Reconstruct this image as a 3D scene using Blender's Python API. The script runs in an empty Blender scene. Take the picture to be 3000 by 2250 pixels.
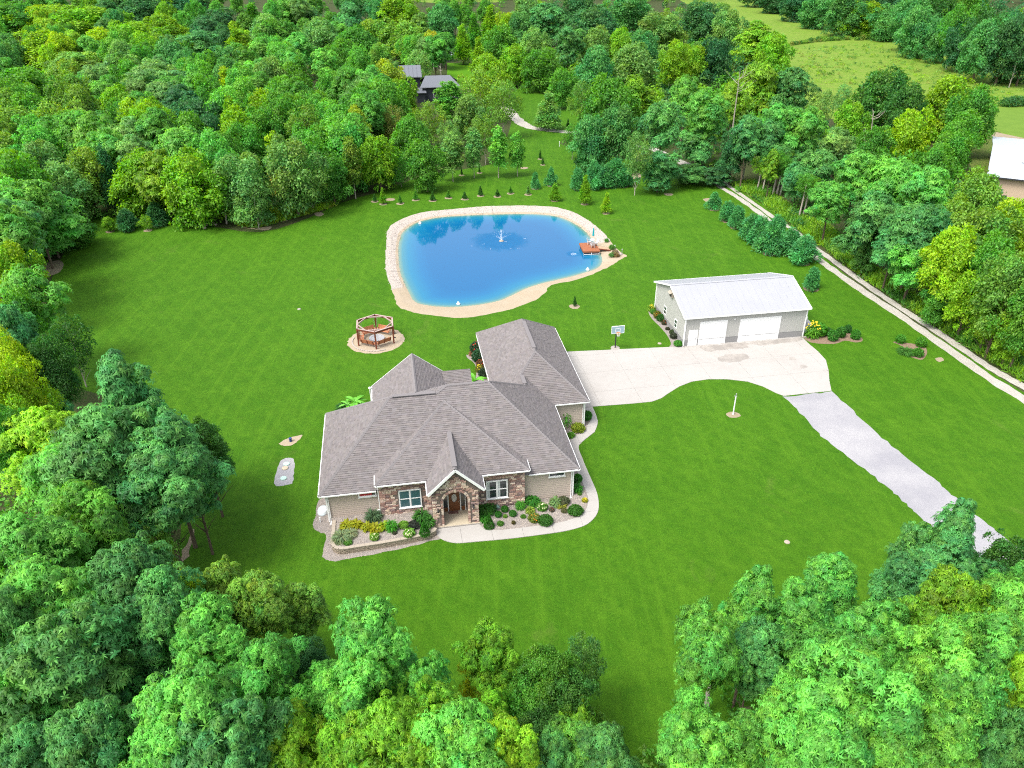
import bpy, math, random
import numpy as np
from mathutils import Vector
from mathutils.geometry import tessellate_polygon

# ------------------------------------------------------------------ camera, sky, sun, exposure
SC = bpy.context.scene
COL = SC.collection
PITCH, ROLL, FPX, CAMH = math.radians(30.6016), math.radians(-0.49257), 2233.46, 43.7
_cp, _sp, _cr, _sr = math.cos(PITCH), math.sin(PITCH), math.cos(ROLL), math.sin(ROLL)
_R0, _U0, FW = np.array([1, 0, 0.]), np.array([0, _sp, _cp]), np.array([0, _cp, -_sp])
RT, UP = _cr * _R0 + _sr * _U0, -_sr * _R0 + _cr * _U0
cd = bpy.data.cameras.new('camera'); cam = bpy.data.objects.new('camera', cd); COL.objects.link(cam)
from mathutils import Matrix
cam.matrix_world = Matrix([[RT[0], UP[0], -FW[0], 0], [RT[1], UP[1], -FW[1], 0], [RT[2], UP[2], -FW[2], CAMH], [0, 0, 0, 1]])
cd.sensor_width = 36; cd.lens = 36 * FPX / 3000; cd.clip_end = 5000
SC.camera = cam

SUN_EL, SUN_AZ = 58, 232          # azimuth clockwise from +Y (the view direction)
w = bpy.data.worlds.new('World'); SC.world = w; w.use_nodes = True
nt = w.node_tree; bg = nt.nodes['Background']
sky = nt.nodes.new('ShaderNodeTexSky'); sky.sky_type = 'NISHITA'; sky.sun_disc = False
sky.sun_elevation = math.radians(SUN_EL); sky.sun_rotation = math.radians(SUN_AZ)
sky.dust_density = 4; sky.air_density = 1.0; sky.ozone_density = 1.0
hs = nt.nodes.new('ShaderNodeHueSaturation'); hs.inputs['Saturation'].default_value = 0.42
nt.links.new(sky.outputs[0], hs.inputs['Color']); nt.links.new(hs.outputs[0], bg.inputs[0])
bg.inputs[1].default_value = 0.15
sl = bpy.data.lights.new('sun', 'SUN'); so = bpy.data.objects.new('sun', sl); COL.objects.link(so)
sl.energy = 1.4; sl.angle = math.radians(20); sl.color = (1, .955, .89)
_d = Vector((math.sin(math.radians(SUN_AZ)) * math.cos(math.radians(SUN_EL)), math.cos(math.radians(SUN_AZ)) * math.cos(math.radians(SUN_EL)), math.sin(math.radians(SUN_EL))))
so.rotation_euler = (-_d).to_track_quat('-Z', 'Y').to_euler()
vs = SC.view_settings; vs.view_transform = 'Standard'; vs.look = 'None'; vs.gamma = 1; vs.use_curve_mapping = False
vs.exposure = 1.35
try:
    SC.cycles.filter_width = 1.1; SC.cycles.max_bounces = 8; SC.cycles.diffuse_bounces = 4; SC.cycles.glossy_bounces = 2
    SC.cycles.transmission_bounces = 3; SC.cycles.transparent_max_bounces = 4
    SC.cycles.use_denoising = False; SC.cycles.caustics_reflective = False; SC.cycles.caustics_refractive = False
except Exception:
    pass

# ------------------------------------------------------------------ picture point -> place on the ground
def gp(x, y, z=0.):
    d = FW * FPX + RT * (x - 1500) + UP * (1125 - y)
    return d[:2] * ((z - CAMH) / d[2])
def proj(x, y, z):
    v = np.array([x, y, z - CAMH]); k = FPX / (v @ FW)
    return 1500 + k * (v @ RT), 1125 - k * (v @ UP)
def dist(x, y, z=0.):
    return float(np.array([x, y, z - CAMH]) @ FW)
ZO = {'A': (0, 0, 2.212), 'T': (1000, 0, 2.212), 'R': (2000, 0, 2.212), 'L': (0, 700, 2.212), 'BL': (0, 1500, 2.212), 'BM': (1000, 1500, 2.212),
      'BR': (2000, 1400, 1.952), '8': (2000, 600, 2.212), '1': (880, 1200, 2.458), '2': (880, 900, 2.458), '3': (1600, 750, 2.458),
      '4': (1080, 560, 2.765), '5': (1000, 880, 8.848), '6': (1600, 640, 8.508), 'D': (0, 0, 0.7373), 'F': (0, 0, 1.)}
def px(k, x, y):
    a, b, s = ZO[k]; return a + x / s, b + y / s
def G(k, x, y, z=0.):
    return gp(*px(k, x, y), z)
def GL(k, pts, z=0.):
    return [tuple(G(k, x, y, z)) for x, y in pts]
TH = math.radians(9.0)
E1, E2 = np.array([math.cos(TH), math.sin(TH)]), np.array([-math.sin(TH), math.cos(TH)])
HO = gp(967, 1536); BO = gp(2000.7, 1015)
def hl(u, v): return HO + E1 * u + E2 * v
def tohl(p): d = np.array(p) - HO; return float(d @ E1), float(d @ E2)

# ------------------------------------------------------------------ materials
def mat(name, col, rough=.8, spec=.3, metal=0, noise=None, bump=None, objcol=False, coord='Object', attr=None):
    """noise: list of (scale, amount, (r,g,b) other colour); bump: (scale, strength, distance)"""
    m = bpy.data.materials.new(name); m.use_nodes = True
    n = m.node_tree.nodes; L = m.node_tree.links; b = n['Principled BSDF']
    b.inputs['Roughness'].default_value = rough; b.inputs['Specular IOR Level'].default_value = spec; b.inputs['Metallic'].default_value = metal
    tc = n.new('ShaderNodeNewGeometry').outputs['Position'] if coord == 'World' else n.new('ShaderNodeTexCoord').outputs[coord]
    rgb = n.new('ShaderNodeRGB'); rgb.outputs[0].default_value = (*col, 1); c = rgb.outputs[0]
    if objcol: c = n.new('ShaderNodeObjectInfo').outputs['Color']
    for sc, am, oc in (noise or []):
        t = n.new('ShaderNodeTexNoise'); t.inputs['Scale'].default_value = sc; t.inputs['Detail'].default_value = 4; t.inputs['Roughness'].default_value = .6
        L.new(tc, t.inputs['Vector'])
        mr = n.new('ShaderNodeMapRange'); mr.inputs[1].default_value = .38; mr.inputs[2].default_value = .64; mr.inputs[4].default_value = am
        L.new(t.outputs['Fac'], mr.inputs[0])
        mx = n.new('ShaderNodeMix'); mx.data_type = 'RGBA'; L.new(mr.outputs[0], mx.inputs['Factor']); L.new(c, mx.inputs['A'])
        mx.inputs['B'].default_value = (*oc, 1); c = mx.outputs['Result']
    if attr:
        a = n.new('ShaderNodeAttribute'); a.attribute_name = attr
        mx = n.new('ShaderNodeMix'); mx.data_type = 'RGBA'; mx.blend_type = 'MULTIPLY'; mx.inputs['Factor'].default_value = 1
        L.new(c, mx.inputs['A']); L.new(a.outputs['Color'], mx.inputs['B']); c = mx.outputs['Result']
    L.new(c, b.inputs['Base Color'])
    if bump:
        t = n.new('ShaderNodeTexNoise'); t.inputs['Scale'].default_value = bump[0]; t.inputs['Detail'].default_value = 3; L.new(tc, t.inputs['Vector'])
        bp = n.new('ShaderNodeBump'); bp.inputs['Strength'].default_value = bump[1]; bp.inputs['Distance'].default_value = bump[2]
        L.new(t.outputs['Fac'], bp.inputs['Height']); L.new(bp.outputs[0], b.inputs['Normal'])
    return m

def leaf_mat(name, trans=.42):
    m = bpy.data.materials.new(name); m.use_nodes = True
    n = m.node_tree.nodes; L = m.node_tree.links; b = n['Principled BSDF']; out = n['Material Output']
    b.inputs['Roughness'].default_value = .5; b.inputs['Specular IOR Level'].default_value = .25
    oi = n.new('ShaderNodeObjectInfo'); a = n.new('ShaderNodeAttribute'); a.attribute_name = 'tone'
    mx = n.new('ShaderNodeMix'); mx.data_type = 'RGBA'; mx.blend_type = 'MULTIPLY'; mx.inputs['Factor'].default_value = 1
    L.new(oi.outputs['Color'], mx.inputs['A']); L.new(a.outputs['Color'], mx.inputs['B'])
    hv = n.new('ShaderNodeHueSaturation'); hv.inputs['Saturation'].default_value = 1.12; hv.inputs['Value'].default_value = 1.5; hv.inputs['Hue'].default_value = .492
    L.new(mx.outputs['Result'], hv.inputs['Color'])
    tr = n.new('ShaderNodeBsdfTranslucent'); L.new(hv.outputs[0], tr.inputs['Color']); L.new(mx.outputs['Result'], b.inputs['Base Color'])
    ms = n.new('ShaderNodeMixShader'); ms.inputs[0].default_value = trans
    L.new(b.outputs[0], ms.inputs[1]); L.new(tr.outputs[0], ms.inputs[2]); L.new(ms.outputs[0], out.inputs['Surface'])
    return m
LEAF = leaf_mat('leaf')
BARK = mat('bark', (.13, .10, .07), .95, .1, noise=[(6, .7, (.07, .055, .04))], bump=(14, .6, .03))
PALEBARK = mat('pale_bark', (.36, .33, .28), .95, .1, noise=[(6, .6, (.2, .17, .14))])

def grass_mat(name, base, dark, light, dry, stripes=True):
    m = bpy.data.materials.new(name); m.use_nodes = True
    n = m.node_tree.nodes; L = m.node_tree.links; b = n['Principled BSDF']
    b.inputs['Roughness'].default_value = .85; b.inputs['Specular IOR Level'].default_value = .12
    pos = n.new('ShaderNodeNewGeometry').outputs['Position']
    def noise(sc, det=4, ro=.6, dist_=0, vec=None):
        t = n.new('ShaderNodeTexNoise'); t.inputs['Scale'].default_value = sc; t.inputs['Detail'].default_value = det
        t.inputs['Roughness'].default_value = ro; t.inputs['Distortion'].default_value = dist_; L.new(vec or pos, t.inputs['Vector']); return t.outputs['Fac']
    def rng(v, a, b_, lo=0., hi=1.):
        r = n.new('ShaderNodeMapRange'); L.new(v, r.inputs[0])
        for i, x in enumerate((a, b_, lo, hi)): r.inputs[i + 1].default_value = x
        return r.outputs[0]
    def mix(f, a, bc):
        x = n.new('ShaderNodeMix'); x.data_type = 'RGBA'; L.new(f, x.inputs['Factor'])
        if isinstance(a, tuple): x.inputs['A'].default_value = (*a, 1)
        else: L.new(a, x.inputs['A'])
        if isinstance(bc, tuple): x.inputs['B'].default_value = (*bc, 1)
        else: L.new(bc, x.inputs['B'])
        return x.outputs['Result']
    c = mix(rng(noise(.04, 3), .35, .66, 0, .6), base, dark)
    c = mix(rng(noise(.35, 5, .65, .6), .42, .66, 0, .75), c, light)
    c = mix(rng(noise(1.3, 5, .7), .45, .68, 0, .75), c, dark)
    c = mix(rng(noise(3.6, 4, .75), .52, .72, 0, .8), c, light)
    c = mix(rng(noise(.11, 6, .72, 1.2), .6, .72, 0, .55), c, dry)
    c = mix(rng(noise(7, 3, .8), .50, .72, 0, .65), c, dark)
    c = mix(rng(noise(9, 3, .8), .58, .74, 0, .6), c, dry)
    if stripes:
        mp = n.new('ShaderNodeMapping'); mp.inputs['Rotation'].default_value = (0, 0, math.radians(-38)); L.new(pos, mp.inputs['Vector'])
        wv = n.new('ShaderNodeTexWave'); wv.inputs['Scale'].default_value = .19; wv.inputs['Distortion'].default_value = 1.2; wv.inputs['Detail'].default_value = 2
        wv.inputs['Detail Scale'].default_value = .35; L.new(mp.outputs[0], wv.inputs['Vector'])
        c = mix(rng(wv.outputs['Fac'], .25, .75, 0, .16), c, tuple(x * .62 for x in base))
        mp = n.new('ShaderNodeMapping'); mp.inputs['Rotation'].default_value = (0, 0, math.radians(20)); L.new(pos, mp.inputs['Vector'])
        mp.inputs['Scale'].default_value = (2.2, .10, 1)
        c = mix(rng(noise(.55, 3, .6, .3, mp.outputs[0]), .5, .68, 0, .45), c, light)
    L.new(c, b.inputs['Base Color'])
    bp = n.new('ShaderNodeBump'); bp.inputs['Strength'].default_value = .75; bp.inputs['Distance'].default_value = .12
    L.new(noise(5.5, 5, .8), bp.inputs['Height']); L.new(bp.outputs[0], b.inputs['Normal'])
    return m
M_LAWN = grass_mat('lawn_grass', (.045, .132, .0030), (.027, .098, .0025), (.064, .162, .006), (.092, .142, .022))
M_FIELD = grass_mat('meadow_grass', (.128, .215, .022), (.085, .185, .012), (.185, .220, .045), (.21, .20, .060), False)
M_GROUND = mat('woodland_soil', (.030, .058, .014), .95, .1, noise=[(.15, .5, (.055, .05, .025)), (1.5, .6, (.022, .04, .012)), (4, .35, (.10, .075, .04))], bump=(3, .6, .2), coord='World')
M_ROUGH = mat('rough_grass', (.07, .14, .012), .95, .1, noise=[(.2, .8, (.05, .10, .015)), (1.2, .7, (.16, .16, .05)), (4, .5, (.05, .06, .02))], bump=(4, .8, .2), coord='World')
M_CONC = mat('concrete', (.345, .330, .308), .9, .2, noise=[(.16, .6, (.300, .280, .258)), (1.6, .3, (.38, .37, .35)), (12, .22, (.29, .275, .255))], bump=(20, .12, .01), coord='World')
M_CONCD = mat('old_concrete', (0.300, 0.277, 0.247), .9, .2, noise=[(.8, .5, (0.225, 0.203, 0.180)), (9, .3, (0.375, 0.352, 0.315))], coord='World')
M_GRAV = mat('limestone_gravel', (0.238, 0.236, 0.257), .95, .15, noise=[(.2, .8, (0.339, 0.334, 0.339)), (5, .35, (0.202, 0.201, 0.220)), (18, .3, (0.299, 0.295, 0.299))], bump=(26, .4, .03), coord='World')
M_LANE = mat('lane_gravel', (0.340, 0.322, 0.292), .95, .15, noise=[(.5, .6, (0.266, 0.244, 0.200)), (7, .4, (0.429, 0.407, 0.370))], bump=(18, .7, .04), coord='World')
M_SAND = mat('sand', (0.325, 0.267, 0.191), .95, .1, noise=[(.5, .5, (0.360, 0.307, 0.238)), (5, .35, (0.267, 0.215, 0.145))], bump=(9, .5, .04), coord='World')
M_RIP = mat('pale_stones', (0.347, 0.307, 0.267), .95, .15, noise=[(2, .6, (0.267, 0.233, 0.207)), (9, .6, (0.440, 0.400, 0.360))], bump=(9, .9, .08), coord='World')
M_BEDG = mat('bed_gravel', (0.227, 0.202, 0.182), .95, .15, noise=[(3, .6, (0.178, 0.153, 0.139)), (14, .6, (0.306, 0.276, 0.257))], bump=(14, .9, .05), coord='World')
M_MULCH = mat('mulch', (0.196, 0.133, 0.091), .95, .1, noise=[(5, .7, (0.252, 0.196, 0.140)), (16, .5, (0.126, 0.084, 0.063))], bump=(12, .8, .04), coord='World')
M_DIRT = mat('bare_dirt', (0.260, 0.211, 0.149), .95, .1, noise=[(.9, .7, (0.198, 0.161, 0.093)), (6, .5, (0.310, 0.260, 0.198))], bump=(6, .5, .05), coord='World')
M_PEB = mat('pebble', (0.326, 0.294, 0.263), .9, .2, attr='tone')
M_SHING = mat('shingle', (.166, .153, .150), .95, .12, attr='tone', noise=[(40, .35, (.112, .103, .101))])
M_CAP = mat('shingle_cap', (0.177, 0.165, 0.167), .95, .12, noise=[(30, .4, (0.136, 0.129, 0.129))])
M_WHITE = mat('white_trim', (.76, .76, .755), .5, .4)
M_SIDING = mat('siding', (0.440, 0.369, 0.314), .7, .3, noise=[(4, .2, (0.396, 0.330, 0.286))])
M_MORTAR = mat('mortar', (.17, .135, .12), .95, .1, noise=[(12, .5, (.22, .18, .16))])
STONEC = [(.46, .31, .25), (.56, .44, .34), (.31, .185, .155), (.235, .165, .155), (.62, .51, .42), (.37, .22, .185), (.50, .38, .32)]
M_STONES = [mat('stone', c, .9, .2, noise=[(7, .6, tuple(x * .62 for x in c)), (25, .4, tuple(min(.8, x * 1.3) for x in c))], bump=(18, .7, .03)) for c in STONEC]
def glass_mat(name, col, rough=.05):
    return mat(name, col, rough, .8)
M_GLASS = glass_mat('dark_glass', (.025, .035, .04))
M_DARK = mat('dark', (.03, .03, .032), .6, .3)
M_CURT = mat('curtain', (.45, .47, .47), .9, .1)
M_TEALC = mat('teal_blind', (.10, .20, .22), .8, .2)
M_RED = mat('red_fabric', (.42, .05, .05), .8, .2)
M_WOOD = mat('stained_door', (.20, .075, .028), .5, .4, noise=[(9, .5, (.12, .042, .016))])
M_CREAM = mat('cream_floor', (0.442, 0.383, 0.281), .7, .3, noise=[(2, .3, (0.391, 0.332, 0.238))])
M_MAT = mat('door_mat', (.17, .07, .06), .95, .1, noise=[(9, .9, (.36, .26, .2)), (5, .5, (.05, .03, .03))])
M_REDWOOD = mat('redwood', (.165, .045, .025), .7, .25, noise=[(6, .5, (.11, .03, .018))])
M_REDTOP = mat('weathered_redwood', (0.368, 0.280, 0.256), .8, .2, noise=[(6, .5, (0.288, 0.200, 0.176))])
M_BENCH = mat('cedar_bench', (.42, .17, .085), .7, .25, noise=[(6, .5, (.33, .115, .055))])
M_DECK = mat('deck_plank', (0.288, 0.108, 0.052), .7, .25, noise=[(5, .5, (0.232, 0.080, 0.036))])
M_METALR = mat('barn_roof_metal', (0.295, 0.302, 0.327), .5, .4, noise=[(.5, .4, (0.265, 0.272, 0.295)), (3, .2, (0.317, 0.324, 0.344))])
M_BARNW = mat('barn_siding', (.385, .382, .36), .6, .4, noise=[(1.2, .2, (.36, .357, .335))])
M_BARNB = mat('barn_wainscot', (.225, .222, .22), .6, .4)
M_STEEL = mat('galvanised', (.5, .5, .5), .4, .5, metal=.6)
M_TANK = mat('white_tank', (.78, .78, .75), .45, .4)
M_ROCK = mat('fire_stone', (.36, .33, .30), .95, .1, noise=[(8, .6, (.25, .22, .2))])
M_ASH = mat('ash', (.5, .49, .48), .95, .1, noise=[(9, .7, (.25, .24, .23))])
M_BLOCK = mat('wall_block', (.36, .30, .235), .95, .1, noise=[(9, .6, (.27, .22, .17))], bump=(20, .7, .02), coord='Object')
M_CAPST = mat('cap_stone', (0.336, 0.294, 0.238), .95, .1, noise=[(6, .5, (0.280, 0.238, 0.189))])
M_BLUE = mat('blue_plastic', (.02, .05, .16), .5, .4)
M_TEAL = mat('teal_canvas', (.01, .27, .30), .8, .2)
M_FLOAT = mat('float_plastic', (.035, .035, .04), .5, .4)
M_PATIO = mat('patio_white', (.62, .61, .60), .6, .3)
M_WEAVE = mat('patio_sling', (.27, .255, .25), .8, .2)
M_ORANGE = mat('orange_metal', (.75, .24, .03), .5, .4)
M_BOARD = mat('backboard_glass', (.24, .36, .41), .12, .6)
M_LID = mat('septic_lid', (.40, .56, .50), .7, .3)
M_SPRAY = mat('spray', (.86, .90, .93), .25, .6)
M_DMETAL = mat('dark_roof_metal', (0.120, 0.129, 0.147), .45, .4)
M_NHW = mat('dark_cladding', (.045, .05, .06), .8, .2)
M_BWALL = mat('tan_wall', (.42, .32, .235), .8, .2)
M_BROOF = mat('pale_blue_roof', (0.372, 0.414, 0.456), .45, .4, noise=[(1.5, .3, (0.330, 0.372, 0.420))])
def petal(name, c): return mat(name, c, .8, .2)
M_FO, M_FR, M_FW, M_FY = petal('orange_petal', (.75, .24, .02)), petal('red_petal', (.6, .04, .02)), petal('cream_petal', (.74, .70, .45)), petal('yellow_petal', (.72, .55, .03))

# ------------------------------------------------------------------ mesh helpers
class MB:
    def __init__(s): s.v, s.f, s.m, s.t = [], [], [], []
    def add(s, vs_, fs, mi=0, tone=None):
        o = len(s.v); s.v += [tuple(map(float, p)) for p in vs_]
        for f in fs: s.f.append(tuple(i + o for i in f)); s.m.append(mi); s.t.append(tone or 1.)
        return s
    def box(s, x0, x1, y0, y1, z0, z1, mi=0, tone=None):
        return s.add([(x0, y0, z0), (x1, y0, z0), (x1, y1, z0), (x0, y1, z0), (x0, y0, z1), (x1, y0, z1), (x1, y1, z1), (x0, y1, z1)],
                     [(0, 3, 2, 1), (4, 5, 6, 7), (0, 1, 5, 4), (1, 2, 6, 5), (2, 3, 7, 6), (3, 0, 4, 7)], mi, tone)
    def bar(s, a, b, wd, ht, mi=0, up=(0, 0, 1)):
        a, b = Vector(a), Vector(b); d = (b - a).normalized(); u = Vector(up)
        if abs(d.dot(u)) > .95: u = Vector((1, 0, 0))
        r = d.cross(u).normalized() * wd / 2; u = r.cross(d).normalized() * ht / 2
        return s.add([a - r - u, a + r - u, a + r + u, a - r + u, b - r - u, b + r - u, b + r + u, b - r + u],
                     [(0, 1, 2, 3), (7, 6, 5, 4), (0, 4, 5, 1), (1, 5, 6, 2), (2, 6, 7, 3), (3, 7, 4, 0)], mi)
    def tube(s, pts, rs, n=7, mi=0, cap=True):
        pts = [Vector(p) for p in pts]; ring = []
        for i, p in enumerate(pts):
            d = (pts[min(i + 1, len(pts) - 1)] - pts[max(i - 1, 0)]).normalized()
            u = Vector((0, 0, 1)) if abs(d.z) < .9 else Vector((1, 0, 0))
            r = d.cross(u).normalized(); q = r.cross(d)
            rr = rs[i] if hasattr(rs, '__len__') else rs
            ring += [p + (r * math.cos(2 * math.pi * k / n) + q * math.sin(2 * math.pi * k / n)) * rr for k in range(n)]
        fs = [(i * n + k, i * n + (k + 1) % n, (i + 1) * n + (k + 1) % n, (i + 1) * n + k) for i in range(len(pts) - 1) for k in range(n)]
        if cap: fs += [tuple(range(n - 1, -1, -1)), tuple((len(pts) - 1) * n + k for k in range(n))]
        return s.add(ring, fs, mi)
    def lathe(s, prof, n=16, c=(0, 0, 0), mi=0, sx=1, sy=1):
        vs_ = [(c[0] + r * math.cos(2 * math.pi * k / n) * sx, c[1] + r * math.sin(2 * math.pi * k / n) * sy, c[2] + z) for r, z in prof for k in range(n)]
        fs = [(i * n + k, i * n + (k + 1) % n, (i + 1) * n + (k + 1) % n, (i + 1) * n + k) for i in range(len(prof) - 1) for k in range(n)]
        fs.append(tuple((len(prof) - 1) * n + k for k in range(n))); fs.append(tuple(range(n - 1, -1, -1)))
        return s.add(vs_, fs, mi)
    def prism(s, poly, z0, z1, mi=0, mside=None):
        """poly: list of (x,y) any simple polygon"""
        if sum(poly[i][0] * poly[(i + 1) % len(poly)][1] - poly[(i + 1) % len(poly)][0] * poly[i][1] for i in range(len(poly))) < 0: poly = poly[::-1]
        n = len(poly); tris = tessellate_polygon([[Vector((p[0], p[1], 0)) for p in poly]])
        o = []
        for t in tris:
            a, b, c = (poly[i] for i in t)
            o.append(t if (b[0] - a[0]) * (c[1] - a[1]) - (b[1] - a[1]) * (c[0] - a[0]) > 0 else t[::-1])
        s.add([(p[0], p[1], z1) for p in poly], o, mi)
        if z0 is not None:
            s.add([(p[0], p[1], z0) for p in poly] + [(p[0], p[1], z1) for p in poly], [(i, (i + 1) % n, n + (i + 1) % n, n + i) for i in range(n)], mi if mside is None else mside)
        return s
    def mesh(s, name, mats):
        me = bpy.data.meshes.new(name); me.from_pydata(s.v, [], s.f)
        for m in (mats if isinstance(mats, (list, tuple)) else [mats]): me.materials.append(m)
        me.polygons.foreach_set('material_index', s.m)
        if any(not isinstance(t, float) or t != 1. for t in s.t):
            a = me.attributes.new('tone', 'FLOAT_COLOR', 'FACE'); arr = np.ones((len(s.f), 4), np.float32)
            for i, t in enumerate(s.t): arr[i, :3] = t
            a.data.foreach_set('color', arr.ravel())
        me.update(); return me
    def build(s, name, mats, parent=None, smooth=False, **k):
        me = s.mesh(name, mats)
        if smooth: me.shade_smooth()
        return link(name, me, parent, **k)

def link(name, data, parent=None, loc=None, rz=None, label=None, cat=None, group=None, kind=None, color=None, scale=None):
    o = bpy.data.objects.new(name, data); COL.objects.link(o)
    if parent is not None: o.parent = parent
    if loc is not None: o.location = loc
    if rz is not None: o.rotation_euler = (0, 0, rz)
    if scale is not None: o.scale = scale
    if color is not None: o.color = (*color, 1)
    if label: o['label'] = label
    if cat: o['category'] = cat
    if group: o['group'] = group
    if kind: o['kind'] = kind
    return o
def thing(name, label, cat, loc=(0, 0, 0), rz=0, group=None):
    return link(name, None, None, loc, rz, label, cat, group)
def copy_tree(root, loc=None, rz=None, label=None, group=None, parent=None):
    c = root.copy(); COL.objects.link(c)
    if parent is not None: c.parent = parent
    if loc is not None: c.location = loc
    if rz is not None: c.rotation_euler = (0, 0, rz)
    if label: c['label'] = label
    if group: c['group'] = group
    for ch in list(root.children): copy_tree(ch, parent=c)
    return c
def smoothpoly(pts, k=4, closed=True):
    n = len(pts); o = []
    P = [np.array(p, float) for p in pts]
    for i in range(n if closed else n - 1):
        p0, p1, p2, p3 = (P[(i + j - 1) % n] if closed else P[min(max(i + j - 1, 0), n - 1)] for j in range(4))
        for t in np.arange(k) / k:
            o.append(tuple(.5 * (2 * p1 + (p2 - p0) * t + (2 * p0 - 5 * p1 + 4 * p2 - p3) * t * t + (3 * p1 - p0 - 3 * p2 + p3) * t ** 3)))
    if not closed: o.append(tuple(P[-1]))
    return o
def inside(p, poly):
    x, y = p; c = False; j = len(poly) - 1
    for i in range(len(poly)):
        xi, yi = poly[i][0], poly[i][1]; xj, yj = poly[j][0], poly[j][1]
        if (yi > y) != (yj > y) and x < (xj - xi) * (y - yi) / (yj - yi) + xi: c = not c
        j = i
    return c
def rough(poly, amp, seed=0, step=.5):
    """break a smooth edge up the way grass eats into gravel"""
    rr = random.Random(seed); o = []
    for i in range(len(poly)):
        a, b = np.array(poly[i]), np.array(poly[(i + 1) % len(poly)]); L_ = np.linalg.norm(b - a); k = max(1, int(L_ / step))
        for j in range(k):
            p = a + (b - a) * j / k; o.append((p[0] + rr.uniform(-amp, amp), p[1] + rr.uniform(-amp, amp)))
    return o
def sheet(name, poly, z, m, kind='structure', holes=None, **k):
    loops = [[Vector((p[0], p[1], 0)) for p in poly]] + [[Vector((p[0], p[1], 0)) for p in h] for h in (holes or [])]
    allp = [p for l in loops for p in l]; tris = tessellate_polygon(loops); fs = []
    for t in tris:
        a, b, c = (allp[i] for i in t)
        fs.append(t if (b.x - a.x) * (c.y - a.y) - (b.y - a.y) * (c.x - a.x) > 0 else t[::-1])
    return MB().add([(p.x, p.y, z) for p in allp], fs).build(name, m, kind=kind, **k)
def ribbon(name, left, right, z, m, **k):
    n = len(left); b = MB()
    b.add([(*p, z) for p in left] + [(*p, z) for p in right], [(i, n + i, n + i + 1, i + 1) for i in range(n - 1)])
    return b.build(name, m, kind='structure', **k)

# ------------------------------------------------------------------ ground, lawn, pond
BANK = smoothpoly(GL('4', [(150, 330), (190, 270), (260, 230), (360, 190), (480, 165), (620, 150), (800, 135), (950, 122), (1150, 117), (1350, 118), (1500, 128), (1620, 155), (1700, 190), (1790, 245), (1850, 290), (1900, 335), (1950, 390), (1990, 445), (2050, 500), (2092, 520), (2060, 542), (2020, 565), (1985, 590), (1900, 635), (1780, 685), (1650, 725), (1510, 752), (1448, 785), (1440, 815), (1350, 880), (1200, 940), (1050, 980), (850, 1018), (700, 1025), (550, 1010), (400, 990), (290, 960), (240, 935), (222, 890), (190, 800), (150, 700), (138, 600), (140, 450), (145, 380)]), 4)
BANK = rough(BANK, .10, 3, .8)
WZ = -.35
WATER = smoothpoly(GL('4', [(270, 340), (330, 287), (400, 250), (500, 224), (620, 207), (800, 196), (1000, 189), (1200, 184), (1350, 186), (1500, 200), (1600, 230), (1680, 270), (1750, 320), (1800, 375), (1855, 440), (1885, 520), (1895, 560), (1880, 600), (1840, 630), (1770, 655), (1650, 690), (1500, 725), (1380, 755), (1260, 795), (1150, 850), (1050, 890), (900, 920), (720, 938), (550, 935), (420, 915), (362, 885), (330, 830), (290, 750), (255, 660), (240, 550), (240, 450), (252, 390)], WZ), 5)
BIG = [(-2500, -300), (2500, -300), (2500, 4000), (-2500, 4000)]
sheet('ground', BIG, -.012, M_GROUND, holes=[BANK])
LAWNPX = [(560, 1240), (520, 1700), (900, 2400), (2000, 2500), (3400, 2400), (3600, 1500), (3000, 1150), (2800, 1020), (2550, 860), (2400, 740), (2250, 610), (2100, 520), (1960, 480), (1850, 470), (1720, 440), (1640, 420), (1690, 380), (1720, 300), (1600, 255), (1500, 268), (1500, 350), (1470, 440), (1440, 480), (1330, 500), (1200, 530), (1120, 560), (1010, 590), (900, 640), (760, 680), (600, 660), (400, 640), (240, 640), (200, 720), (150, 820), (130, 1000), (200, 1130)]
LAWN = smoothpoly([tuple(gp(*p)) for p in LAWNPX], 3)
sheet('lawn', LAWN, 0, M_LAWN, holes=[BANK])
# second mown clearings far behind
sheet('clearing', [tuple(gp(*p)) for p in [(1310, 185), (1400, 183), (1420, 240), (1350, 260), (1310, 240)]], 0, mat('clearing_grass', (.07, .19, .005), .9, .1, noise=[(.2, .6, (.05, .15, .005))], coord='World'), kind='structure')
sheet('clearing', [tuple(gp(*p)) for p in [(715, 285), (800, 275), (830, 300), (800, 325), (720, 330)]], 0, bpy.data.materials['clearing_grass'], kind='structure')
sheet('meadow', smoothpoly([tuple(gp(*p)) for p in [(1900, -60), (2170, -8), (2280, 34), (2389, 61), (2497, 79), (2588, 97), (2678, 131), (2769, 147), (2836, 158), (2949, 183), (3100, 215), (3400, 330), (3400, 500), (3000, 420), (2880, 370), (2600, 360), (2400, 340), (2280, 250), (2150, 110), (2060, 40)]], 3), 0, M_FIELD)
sheet('mown_field', GL('R', [(2000, 700), (2212, 690), (2400, 700), (2400, 900), (2212, 895), (2020, 845)]), .006, mat('mown_grass', (.11, .19, .025), .9, .1, noise=[(.3, .6, (.085, .16, .02))], coord='World'))
sheet('farm_drive', GL('R', [(2000, 850), (2212, 895), (2450, 960), (2450, 1060), (2212, 1000), (1990, 880)]), .012, M_DIRT)
sheet('field_patch', smoothpoly(GL('T', [(390, -8), (640, 22), (760, 10), (1000, 16), (1050, -10), (1000, -60), (500, -60)]), 2), 0, M_FIELD)
sheet('farm_yard', GL('R', [(1700, 700), (2000, 640), (2400, 640), (2600, 1500), (2212, 1450), (1900, 1150)]), -.004, M_ROUGH)
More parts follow.
